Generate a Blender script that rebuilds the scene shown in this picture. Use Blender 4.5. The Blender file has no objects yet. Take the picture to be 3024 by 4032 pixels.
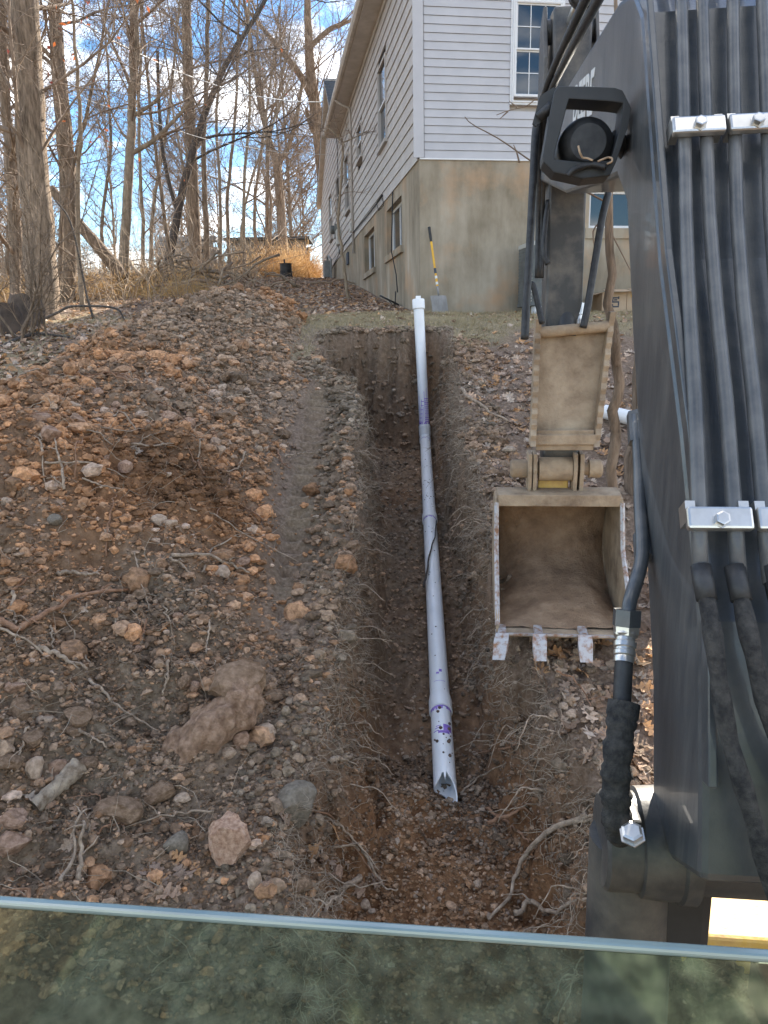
import bpy, bmesh, math, random
import numpy as np
from mathutils import Vector, Matrix

# ------------------------------------------------------------------ camera, sky, sun, exposure
F=2950.; CX=1512.; CY=2016.
PITCH=math.radians(12.8); ROLL=math.radians(-1.08)
SUN_AZ=math.radians(27.0); SUN_EL=math.radians(33.0)
sc=bpy.context.scene
COL=sc.collection
def rot(a,ax):
    c,s=math.cos(a),math.sin(a)
    return np.array([[c,-s,0],[s,c,0],[0,0,1.]]) if ax=='z' else np.array([[1.,0,0],[0,c,-s],[0,s,c]])
RC=rot(math.pi/2-PITCH,'x')@rot(ROLL,'z')
O=np.array([0,0,2.])
cd=bpy.data.cameras.new('camera'); cam=bpy.data.objects.new('camera',cd); COL.objects.link(cam)
cam.matrix_world=Matrix.Translation(O)@Matrix([list(r) for r in RC]).to_4x4()
cd.sensor_fit='VERTICAL'; cd.sensor_height=36; cd.sensor_width=27; cd.lens=36*F/4032
cd.clip_start=.02; cd.clip_end=2000
sc.camera=cam
sc.view_settings.view_transform='Standard'; sc.view_settings.look='None'
sc.view_settings.exposure=2.2; sc.view_settings.gamma=1
sc.view_settings.use_curve_mapping=False

w=bpy.data.worlds.new('World'); sc.world=w; w.use_nodes=True
nt=w.node_tree; nt.nodes.clear()
def N(tree,t,**k):
    n=tree.nodes.new(t)
    for a,b in k.items(): setattr(n,a,b)
    return n
out=N(nt,'ShaderNodeOutputWorld'); bg=N(nt,'ShaderNodeBackground')
sky=N(nt,'ShaderNodeTexSky',sky_type='NISHITA'); sky.sun_disc=False
sky.sun_elevation=SUN_EL; sky.sun_rotation=SUN_AZ; sky.altitude=200; sky.air_density=1.0; sky.dust_density=.25; sky.ozone_density=1.6
tc=N(nt,'ShaderNodeTexCoord'); sep=N(nt,'ShaderNodeSeparateXYZ'); nt.links.new(tc.outputs['Generated'],sep.inputs[0])
mx=N(nt,'ShaderNodeMath',operation='MAXIMUM'); nt.links.new(sep.outputs['Z'],mx.inputs[0]); mx.inputs[1].default_value=0
ad=N(nt,'ShaderNodeMath',operation='ADD'); nt.links.new(mx.outputs[0],ad.inputs[0]); ad.inputs[1].default_value=.22
cb=N(nt,'ShaderNodeCombineXYZ')
for i,a in enumerate('XY'):
    dv=N(nt,'ShaderNodeMath',operation='DIVIDE'); nt.links.new(sep.outputs[a],dv.inputs[0]); nt.links.new(ad.outputs[0],dv.inputs[1]); nt.links.new(dv.outputs[0],cb.inputs[i])
cn=N(nt,'ShaderNodeTexNoise'); cn.inputs['Scale'].default_value=2.1; cn.inputs['Detail'].default_value=7; cn.inputs['Roughness'].default_value=.58; cn.inputs['Distortion'].default_value=.25
nt.links.new(cb.outputs[0],cn.inputs['Vector'])
cr=N(nt,'ShaderNodeValToRGB'); cr.color_ramp.elements[0].position=.49; cr.color_ramp.elements[1].position=.63
nt.links.new(cn.outputs['Fac'],cr.inputs[0])
hs=N(nt,'ShaderNodeHueSaturation'); hs.inputs['Saturation'].default_value=1.32; hs.inputs['Value'].default_value=.72; nt.links.new(sky.outputs[0],hs.inputs['Color'])
mixc=N(nt,'ShaderNodeMixRGB'); nt.links.new(cr.outputs[0],mixc.inputs[0]); nt.links.new(hs.outputs[0],mixc.inputs[1]); mixc.inputs[2].default_value=(9.6,9.4,9.1,1)
nt.links.new(mixc.outputs[0],bg.inputs[0]); bg.inputs[1].default_value=.1
nt.links.new(bg.outputs[0],out.inputs[0])

sd=bpy.data.lights.new('sun','SUN'); so=bpy.data.objects.new('sun',sd); COL.objects.link(so)
sd.energy=4.0; sd.angle=math.radians(.55); sd.color=(1,.92,.8)
sv=Vector((math.sin(SUN_AZ)*math.cos(SUN_EL),math.cos(SUN_AZ)*math.cos(SUN_EL),math.sin(SUN_EL)))
so.rotation_euler=sv.to_track_quat('Z','Y').to_euler(); so.location=(12,20,30)

# ------------------------------------------------------------------ helpers
rnd=random.Random(7); nr=np.random.RandomState(7)
def ray(x,y): return RC@np.array([(x-CX)/F,-(y-CY)/F,-1.])
def at(x,y,d): return O+ray(x,y)*d
def atY(x,y,Y): r=ray(x,y); return O+r*(Y/r[1])
def plane(x,y,p0,n):
    r=ray(x,y); return O+r*(np.dot(np.array(p0)-O,n)/np.dot(r,n))

def hash2(ix,iy,seed):
    n=(ix.astype(np.int64)*374761393+iy.astype(np.int64)*668265263+seed*974634777)&0x7fffffff
    n=((n^(n>>13))*1274126177)&0x7fffffff
    return ((n^(n>>16))&0xffff)/65535.
def vn(x,y,s,seed=0):
    x=np.asarray(x,float)*s; y=np.asarray(y,float)*s
    ix=np.floor(x); iy=np.floor(y); fx=x-ix; fy=y-iy
    fx=fx*fx*(3-2*fx); fy=fy*fy*(3-2*fy)
    a=hash2(ix,iy,seed); b=hash2(ix+1,iy,seed); c=hash2(ix,iy+1,seed); d=hash2(ix+1,iy+1,seed)
    return (a*(1-fx)+b*fx)*(1-fy)+(c*(1-fx)+d*fx)*fy-.5
def fbm(x,y,s,o=3,seed=0):
    t=0; a=1.
    for i in range(o): t=t+vn(x,y,s,seed+i*17)*a; a*=.5; s*=2.1
    return t
def sst(t): t=np.clip(t,0,1); return t*t*(3-2*t)

def mat(name,c1,c2=None,rough=.8,scale=8.,detail=5.,bump=.0,bscale=None,metal=0.,spec=.4,c3=None,attr=None,coat=0.,contrast=(.35,.65),stretch=None,trans=0.,bdist=.02,attrmix=1.):
    m=bpy.data.materials.new(name); m.use_nodes=True; t=m.node_tree; p=t.nodes['Principled BSDF']
    p.inputs['Roughness'].default_value=rough; p.inputs['Metallic'].default_value=metal
    p.inputs['Specular IOR Level'].default_value=spec; p.inputs['Coat Weight'].default_value=coat
    tcn=N(t,'ShaderNodeTexCoord'); vec=tcn.outputs['Object']
    if stretch:
        mp=N(t,'ShaderNodeMapping'); mp.inputs['Scale'].default_value=stretch; t.links.new(vec,mp.inputs[0]); vec=mp.outputs[0]
    col=None
    if c2 is not None:
        n=N(t,'ShaderNodeTexNoise'); n.inputs['Scale'].default_value=scale; n.inputs['Detail'].default_value=detail; n.inputs['Roughness'].default_value=.62
        t.links.new(vec,n.inputs['Vector'])
        r=N(t,'ShaderNodeValToRGB'); e=r.color_ramp.elements
        e[0].position=contrast[0]; e[0].color=(*c1,1); e[1].position=contrast[1]; e[1].color=(*c2,1)
        if c3 is not None: k=r.color_ramp.elements.new(.5*(contrast[0]+contrast[1])); k.color=(*c3,1)
        t.links.new(n.outputs['Fac'],r.inputs[0]); col=r.outputs[0]
    if attr:
        a=N(t,'ShaderNodeAttribute'); a.attribute_name=attr
        if col is None: col=a.outputs['Color']
        else:
            x=N(t,'ShaderNodeMixRGB',blend_type='MULTIPLY'); x.inputs[0].default_value=attrmix
            t.links.new(col,x.inputs[1]); t.links.new(a.outputs['Color'],x.inputs[2]); col=x.outputs[0]
    if col is None: p.inputs['Base Color'].default_value=(*c1,1)
    else: t.links.new(col,p.inputs['Base Color'])
    if bump:
        n2=N(t,'ShaderNodeTexNoise'); n2.inputs['Scale'].default_value=bscale or scale*3; n2.inputs['Detail'].default_value=6; n2.inputs['Roughness'].default_value=.7
        t.links.new(vec,n2.inputs['Vector'])
        b=N(t,'ShaderNodeBump'); b.inputs['Strength'].default_value=bump; b.inputs['Distance'].default_value=bdist
        t.links.new(n2.outputs['Fac'],b.inputs['Height']); t.links.new(b.outputs[0],p.inputs['Normal'])
    if trans:
        o=[x for x in t.nodes if x.type=='OUTPUT_MATERIAL'][0]
        tr=N(t,'ShaderNodeBsdfTranslucent'); mixs=N(t,'ShaderNodeMixShader'); mixs.inputs[0].default_value=trans
        if col is not None: t.links.new(col,tr.inputs[0])
        else: tr.inputs[0].default_value=(*c1,1)
        t.links.new(p.outputs[0],mixs.inputs[1]); t.links.new(tr.outputs[0],mixs.inputs[2]); t.links.new(mixs.outputs[0],o.inputs['Surface'])
    return m

ICO={}
def ico(sub):
    if sub not in ICO:
        b=bmesh.new(); bmesh.ops.create_icosphere(b,subdivisions=sub,radius=1)
        ICO[sub]=(np.array([v.co[:] for v in b.verts]),np.array([[v.index for v in f.verts] for f in b.faces])); b.free()
    return ICO[sub]

class MB:
    """collects geometry; build() links it as ONE mesh object"""
    def __init__(s): s.V=[]; s.Fc=[]; s.n=0; s.C=[]; s.usec=False
    def add(s,v,f,c=None):
        v=np.asarray(v,float).reshape(-1,3); s.V.append(v)
        s.Fc.extend([tuple(int(i)+s.n for i in q) for q in f]); s.n+=len(v)
        if c is not None: s.usec=True
        s.C.append(np.tile(np.array(c if c is not None else (1,1,1,1.)),(len(v),1)))
        return s
    def box(s,c,size,R=None,col=None):
        h=np.array(size)/2.
        v=np.array([[x,y,z] for x in(-1,1) for y in(-1,1) for z in(-1,1)])*h
        if R is not None: v=v@np.array(R).T
        return s.add(v+np.array(c),[(0,1,3,2),(4,6,7,5),(0,4,5,1),(2,3,7,6),(0,2,6,4),(1,5,7,3)],col)
    def tube(s,pts,r,k=6,cap=True,col=None):
        P=np.asarray(pts,float); n=len(P); r=np.broadcast_to(np.asarray(r,float),(n,))
        T=np.gradient(P,axis=0); T/=np.maximum(np.linalg.norm(T,axis=1,keepdims=True),1e-9)
        m=T.mean(0); ref=np.eye(3)[int(np.argmin(np.abs(m)))]
        U=np.cross(T,ref); U/=np.maximum(np.linalg.norm(U,axis=1,keepdims=True),1e-9); W=np.cross(T,U)
        a=np.arange(k)*2*math.pi/k
        ring=P[:,None]+r[:,None,None]*(np.cos(a)[None,:,None]*U[:,None]+np.sin(a)[None,:,None]*W[:,None])
        f=[]
        for i in range(n-1):
            for j in range(k):
                j2=(j+1)%k; f.append((i*k+j,i*k+j2,(i+1)*k+j2,(i+1)*k+j))
        if cap: f.append(tuple(range(k-1,-1,-1))); f.append(tuple((n-1)*k+j for j in range(k)))
        return s.add(ring.reshape(-1,3),f,col)
    def prism(s,poly,ax,a0,a1,col=None):
        """poly: list of 2D points; extruded along axis ax (0,1,2) from a0 to a1"""
        n=len(poly); o=[i for i in range(3) if i!=ax]; v=np.zeros((2*n,3))
        for i,p in enumerate(poly):
            for j,a in((i,a0),(i+n,a1)): v[j,o[0]]=p[0]; v[j,o[1]]=p[1]; v[j,ax]=a
        f=[tuple(range(n)),tuple(range(2*n-1,n-1,-1))]+[(i,i+n,(i+1)%n+n,(i+1)%n) for i in range(n)]
        return s.add(v,f,col)
    def ringp(s,outer,inner,ax,a0,a1):
        n=len(outer); o=[i for i in range(3) if i!=ax]; v=np.zeros((4*n,3))
        for i in range(n):
            for k,(pl,a) in enumerate(((outer,a0),(inner,a0),(outer,a1),(inner,a1))):
                v[k*n+i,o[0]]=pl[i][0]; v[k*n+i,o[1]]=pl[i][1]; v[k*n+i,ax]=a
        f=[]
        for i in range(n):
            j=(i+1)%n
            f+=[(i,j,n+j,n+i),(2*n+i,3*n+i,3*n+j,2*n+j),(i,2*n+i,2*n+j,j),(n+i,n+j,3*n+j,3*n+i)]
        return s.add(v,f)
    def lathe(s,prof,p0,axis,k=20):
        """prof: list of (along, radius)"""
        ax=np.array(axis,float); ax/=np.linalg.norm(ax); p0=np.array(p0,float)
        ref=np.eye(3)[int(np.argmin(np.abs(ax)))]; U=np.cross(ax,ref); U/=np.linalg.norm(U); W=np.cross(ax,U)
        a=np.arange(k)*2*math.pi/k; v=[]
        for l,r in prof: v+=[p0+ax*l+r*(math.cos(t)*U+math.sin(t)*W) for t in a]
        f=[(i*k+j,i*k+(j+1)%k,(i+1)*k+(j+1)%k,(i+1)*k+j) for i in range(len(prof)-1) for j in range(k)]
        f.append(tuple(range(k-1,-1,-1))); f.append(tuple((len(prof)-1)*k+j for j in range(k)))
        return s.add(v,f)
    def build(s,name,m,parent=None,smooth=False,bevel=0,off=None,fixn=True,angle=None):
        V=np.concatenate(s.V)
        if off is not None: V=V-np.array(off)
        me=bpy.data.meshes.new(name)
        me.from_pydata(V.tolist(),[],s.Fc)
        if fixn:
            b=bmesh.new(); b.from_mesh(me); bmesh.ops.recalc_face_normals(b,faces=b.faces); b.to_mesh(me); b.free()
        if s.usec:
            a=me.color_attributes.new('col','FLOAT_COLOR','POINT'); a.data.foreach_set('color',np.concatenate(s.C).ravel())
        me.materials.append(m)
        if smooth:
            me.polygons.foreach_set('use_smooth',[True]*len(me.polygons))
            if angle: me.set_sharp_from_angle(angle=math.radians(angle))
        o=bpy.data.objects.new(name,me); COL.objects.link(o)
        if off is not None and parent is None: o.location=off
        if parent is not None: o.parent=parent
        if bevel:
            md=o.modifiers.new('bevel','BEVEL'); md.width=bevel; md.segments=2; md.limit_method='ANGLE'; md.angle_limit=math.radians(35)
        return o
def bigmesh(name,V,Fa,m,col=None,smooth=False):
    """fast mesh from numpy: Fa (n,k) faces with equal corner count"""
    me=bpy.data.meshes.new(name); n,k=Fa.shape
    me.vertices.add(len(V)); me.vertices.foreach_set('co',np.ascontiguousarray(V,dtype=np.float32).ravel())
    me.loops.add(n*k); me.loops.foreach_set('vertex_index',np.ascontiguousarray(Fa,dtype=np.int32).ravel())
    me.polygons.add(n); me.polygons.foreach_set('loop_start',np.arange(0,n*k,k,dtype=np.int32))
    me.update(calc_edges=True)
    if col is not None:
        a=me.color_attributes.new('col','FLOAT_COLOR','POINT'); a.data.foreach_set('color',np.ascontiguousarray(col,dtype=np.float32).ravel())
    me.polygons.foreach_set('use_smooth',np.full(n,smooth)); me.materials.append(m)
    o=bpy.data.objects.new(name,me); COL.objects.link(o); return o
def tag(o,label=None,cat=None,group=None,kind=None):
    for k,v in(('label',label),('category',cat),('group',group),('kind',kind)):
        if v: o[k]=v
    return o
def empty(name,loc,rz=0.,label=None,cat=None,group=None):
    o=bpy.data.objects.new(name,None); COL.objects.link(o); o.location=loc; o.rotation_euler=(0,0,rz); o.empty_display_size=.1
    return tag(o,label,cat,group)
def mesh_obj(name,me,loc,parent=None,R=None,scale=None):
    o=bpy.data.objects.new(name,me); COL.objects.link(o); o.location=loc
    if R is not None: o.rotation_euler=R
    if scale is not None: o.scale=scale
    if parent is not None: o.parent=parent
    return o

# ------------------------------------------------------------------ the lie of the land
GY=[-60,-6,1,2,3.4,8.5,9.3,12.4,16,20,28,34,45,80,250,900]
GZ=[-1.5,-.12,-.1,0,.45,2.12,2.22,2.42,2.85,3.35,4.3,4.6,4.3,2.5,1.,1.]
def G(x,y):
    y=np.asarray(y,float); x=np.asarray(x,float)
    g=sum(np.interp(y+d,GY,GZ) for d in(-.5,-.25,0,.25,.5))/5
    right=sst((x-1.5)/3)*sst((y-12)/6)             # ground beside and behind the house stays level
    g=g*(1-right)+2.45*right
    left=sst((-x-7)/10)                             # falls away into the woods on the left
    g=g-left*1.0*sst((y-6)/8)*(1-sst((y-26)/10)*.6)
    return g+fbm(x,y,.5,2,3)*.06
TY=[.5,1,2.5,3.4,4.8,6.5,7.0,7.4,8.5,8.9]
def edges(x,y):
    e=fbm(x*.3,y,2.3,3,11)*.12
    xl=np.interp(y,TY,[-.42,-.40,-.36,-.28,-.21,-.17,-.25,-.58,-.74,-.74])+e
    fl=np.interp(y,TY,[-.1,-.1,-.1,-.05,-.03,-.02,-.03,-.22,-.4,-.4])+e*.5
    e2=fbm(x*.3,y,2.6,3,29)*.13
    fr=np.interp(y,TY,[.66,.66,.58,.53,.53,.54,.55,.55,.56,.56])+e2*.4
    xr=np.interp(y,TY,[1.08,1.02,.86,.70,.66,.66,.68,.70,.74,.74])+e2
    return xl,fl,fr,xr
FY=[.5,2,2.6,2.95,3.2,3.38,3.55,3.74,8.4]
FZ=[-.6,-.42,-.28,-.17,-.15,-.19,-.165,-.11,.84]
def pile(x,y):
    ys=[.5,2,3,4.3,5.5,6.6,8.3,10,10.7,11]
    xc=np.interp(y,ys,[-2.4,-2.3,-2.3,-2.3,-2.4,-2.4,-2.1,-1.6,-1.5,-1.5])
    h=np.interp(y,ys,[.15,.28,.52,.80,.68,.40,.27,.42,.06,0])
    h=h*(1+fbm(y*.0+1,y,1.1,2,5)*.22)
    toe=np.interp(y,[2,3.6,4.4,6.8,7.6,9,11],[-.5,-.5,-.68,-.66,-.85,-.9,-1.]) + vn(x*0,y,1.6,9)*.12
    r=np.where(x>xc,(toe-x)/(toe-xc),(x-(xc-1.0))/1.0)
    r=np.clip(r,0,1)
    return h*(.35*r+.65*np.sin(r*math.pi/2)**.85)
def H(x,y,detail=True):
    x=np.asarray(x,float); y=np.asarray(y,float)
    g=G(x,y); p=pile(x,y); near=sst((12.5-y)/1.5)*sst((6-np.abs(x))/2)
    z=g+p
    if detail:
        pm=np.clip(p*6,0,1)
        z=z+near*(pm*(fbm(x,y,2.2,4,21)*.10-np.abs(fbm(x,y,3.1,2,23))*.22+.055-np.abs(fbm(x,y,7.3,2,25))*.07+.015+fbm(x,y,11,3,41)*.06+fbm(x,y,26,3,43)*.04)+(1-pm)*(fbm(x,y,6,3,51)*.03+fbm(x,y,19,3,53)*.03))
        # track marks along the bank
        tx=-.46+fbm(x*0,y,.8,1,61)*.1
        tm=sst((.2-np.abs(x-tx))/.06)*sst((y-3.9)/.5)*sst((7.2-y)/.5)
        z=z-tm*(.05+.034*np.sign(np.sin(y*2*math.pi/.13+x*2))*np.clip(np.abs(np.sin(y*2*math.pi/.13+x*2))*3,0,1))
        # small spoil berm on both lips
    xl,fl,fr,xr=edges(x,y)
    if detail:
        z=z+near*.06*np.exp(-((x-xl+.09)/.09)**2)*sst((8-y)/.6)+near*.07*np.exp(-((x-xr-.1)/.1)**2)*sst((7.2-y)/.6)*(.5+vn(x,y,2.,71))
    s=np.minimum(np.minimum((x-xl)/(fl-xl),(xr-x)/(xr-fr)),(8.60+vn(x,y*0,4,77)*.18+vn(x,y*0,11,78)*.10-y)/.22)
    s=s+np.where((s>0)&(s<1.0),1,0)*near*(fbm(x,y,7,4,83)*.6) if detail else s
    s=np.clip(s,0,1)*sst((y-.2)/.8)
    s=s**.8
    fz=np.interp(y,FY,FZ)
    if detail: fz=fz+fbm(x,y,4,4,81)*.09*np.where(y<3.3,1.4,.7)+fbm(x,y,15,3,85)*.055+.085*np.exp(-((x-.16)/.17)**2-((y-3.13)/.11)**2)
    return z*(1-s)+fz*s
def gp(px,py,lift=0.):
    r=ray(px,py); lo=None; t=1.2
    prev=t
    while t<60:
        q=O+r*t
        if q[2]<float(H(q[0],q[1])):
            a,b=prev,t
            for _ in range(22):
                m=(a+b)/2; q=O+r*m
                if q[2]<float(H(q[0],q[1])): b=m
                else: a=m
            q=O+r*b; q[2]+=lift; return q
        prev=t; t+=.03 if t<12 else .15
    return O+r*30
def nrm(x,y,e=.03):
    n=np.array([-(H(x+e,y)-H(x-e,y))/(2*e),-(H(x,y+e)-H(x,y-e))/(2*e),np.ones_like(np.asarray(x,float))]); return n/np.linalg.norm(n,axis=0)

def lines(segs):
    o=[]
    for a,b,d in segs: o+=list(np.arange(a,b-1e-6,d))
    return np.array(o+[segs[-1][1]])
def growl(a,b,d0,k):
    o=[a]; d=d0
    while o[-1]<b: o.append(o[-1]+d); d*=k
    return o
gx=np.concatenate([-np.array(growl(3.7,400,.08,1.13))[::-1],lines([(-3.68,-1.0,.026),(-1.0,1.3,.0165),(1.316,2.4,.03)]),np.array(growl(2.45,400,.08,1.13))])
gy=np.concatenate([-np.array(growl(0,60,.4,1.4))[::-1],lines([(.3,1.7,.1),(1.75,4.5,.019),(4.519,9.0,.024),(9.03,11.2,.045)]),np.array(growl(11.3,900,.12,1.1))])
XX,YY=np.meshgrid(gx,gy); ZZ=H(XX,YY)
V=np.stack([XX,YY,ZZ],-1).reshape(-1,3); nx,ny=len(gx),len(gy)
i=np.arange(nx*ny).reshape(ny,nx); Fq=np.stack([i[:-1,:-1],i[:-1,1:],i[1:,1:],i[1:,:-1]],-1).reshape(-1,4)
# what the ground is made of: R clay, G leaf-mould topsoil, B turf
x_,y_=V[:,0],V[:,1]
xl,fl,fr,xr=edges(x_,y_)
pm=np.clip(pile(x_,y_)*5,0,1)
intr=(x_>xl-.02)&(x_<xr+.02)&(y_<8.7)&(y_>.4)
dep=np.clip((G(x_,y_)-V[:,2])/.35,0,1)
clay=np.where(intr,dep*(.35+.5*sst((4.6-y_)/1.5)+fbm(x_,y_,1.7,2,93)*.5)+.05,0)+pm*(.35+fbm(x_,y_,.9,3,91)*1.3)
clay=np.clip(clay,0,1)
turf=sst((y_-8.0+fbm(x_,y_,1.2,2,95)*1.6)/.8)*sst((13.2-y_)/1.)*sst((x_+1.3)/.6)*(1-pm)
turf=np.maximum(turf,.75*sst((.25+fbm(x_,y_,.6,3,97))/.25)*sst((y_-4)/2)*sst((-x_-1.2)/1)*sst((20-y_)/4)*(1-pm))
turf=np.where(intr,0,turf)
txp=-.46+fbm(x_*0,y_,.8,1,61)*.1; turf=np.maximum(turf,.32*sst((.24-np.abs(x_-txp))/.1)*sst((y_-3.6)/.6)*sst((7.3-y_)/.5)*(.6+fbm(x_,y_,5,2,63)))
gcol=np.stack([clay,np.where(intr,1-dep,1-pm),np.clip(turf,0,1),np.ones_like(clay)],-1)

m=bpy.data.materials.new('ground_soil'); m.use_nodes=True; t=m.node_tree; p=t.nodes['Principled BSDF']; p.inputs['Roughness'].default_value=.95; p.inputs['Specular IOR Level'].default_value=.15
tcn=N(t,'ShaderNodeTexCoord'); at_=N(t,'ShaderNodeAttribute'); at_.attribute_name='col'; sp=N(t,'ShaderNodeSeparateColor'); t.links.new(at_.outputs['Color'],sp.inputs[0])
def nz(scale,det=6,ro=.65):
    n=N(t,'ShaderNodeTexNoise'); n.inputs['Scale'].default_value=scale; n.inputs['Detail'].default_value=det; n.inputs['Roughness'].default_value=ro; t.links.new(tcn.outputs['Object'],n.inputs['Vector']); return n
def ramp(n,stops):
    r=N(t,'ShaderNodeValToRGB'); e=r.color_ramp.elements
    e[0].position,e[0].color=stops[0][0],(*stops[0][1],1); e[1].position,e[1].color=stops[-1][0],(*stops[-1][1],1)
    for ps,c in stops[1:-1]: k=e.new(ps); k.color=(*c,1)
    t.links.new(n.outputs['Fac'],r.inputs[0]); return r.outputs[0]
def mixc_(f,a,b):
    x=N(t,'ShaderNodeMixRGB'); t.links.new(f,x.inputs[0]); t.links.new(a,x.inputs[1]); t.links.new(b,x.inputs[2]); return x.outputs[0]
soil=ramp(nz(26,8),[(.3,(.10,.074,.051)),(.5,(.20,.15,.104)),(.7,(.35,.275,.2))])
clayc=ramp(nz(14,8),[(.3,(.11,.05,.024)),(.5,(.22,.112,.055)),(.72,(.38,.21,.11))])
turfc=ramp(nz(60,6),[(.3,(.17,.13,.072)),(.5,(.29,.23,.14)),(.7,(.42,.345,.23))])
mould=ramp(nz(40,6),[(.3,(.12,.082,.055)),(.5,(.22,.155,.11)),(.7,(.34,.255,.19))])
c=mixc_(sp.outputs[1],soil,mould); c=mixc_(sp.outputs[0],c,clayc); c=mixc_(sp.outputs[2],c,turfc)
t.links.new(c,p.inputs['Base Color'])
b1=N(t,'ShaderNodeBump'); b1.inputs['Strength'].default_value=.9; b1.inputs['Distance'].default_value=.02; t.links.new(nz(55,8,.75).outputs['Fac'],b1.inputs['Height']); t.links.new(b1.outputs[0],p.inputs['Normal'])
ground=bigmesh('ground',V,Fq,m,gcol,True); tag(ground,kind='structure')

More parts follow.
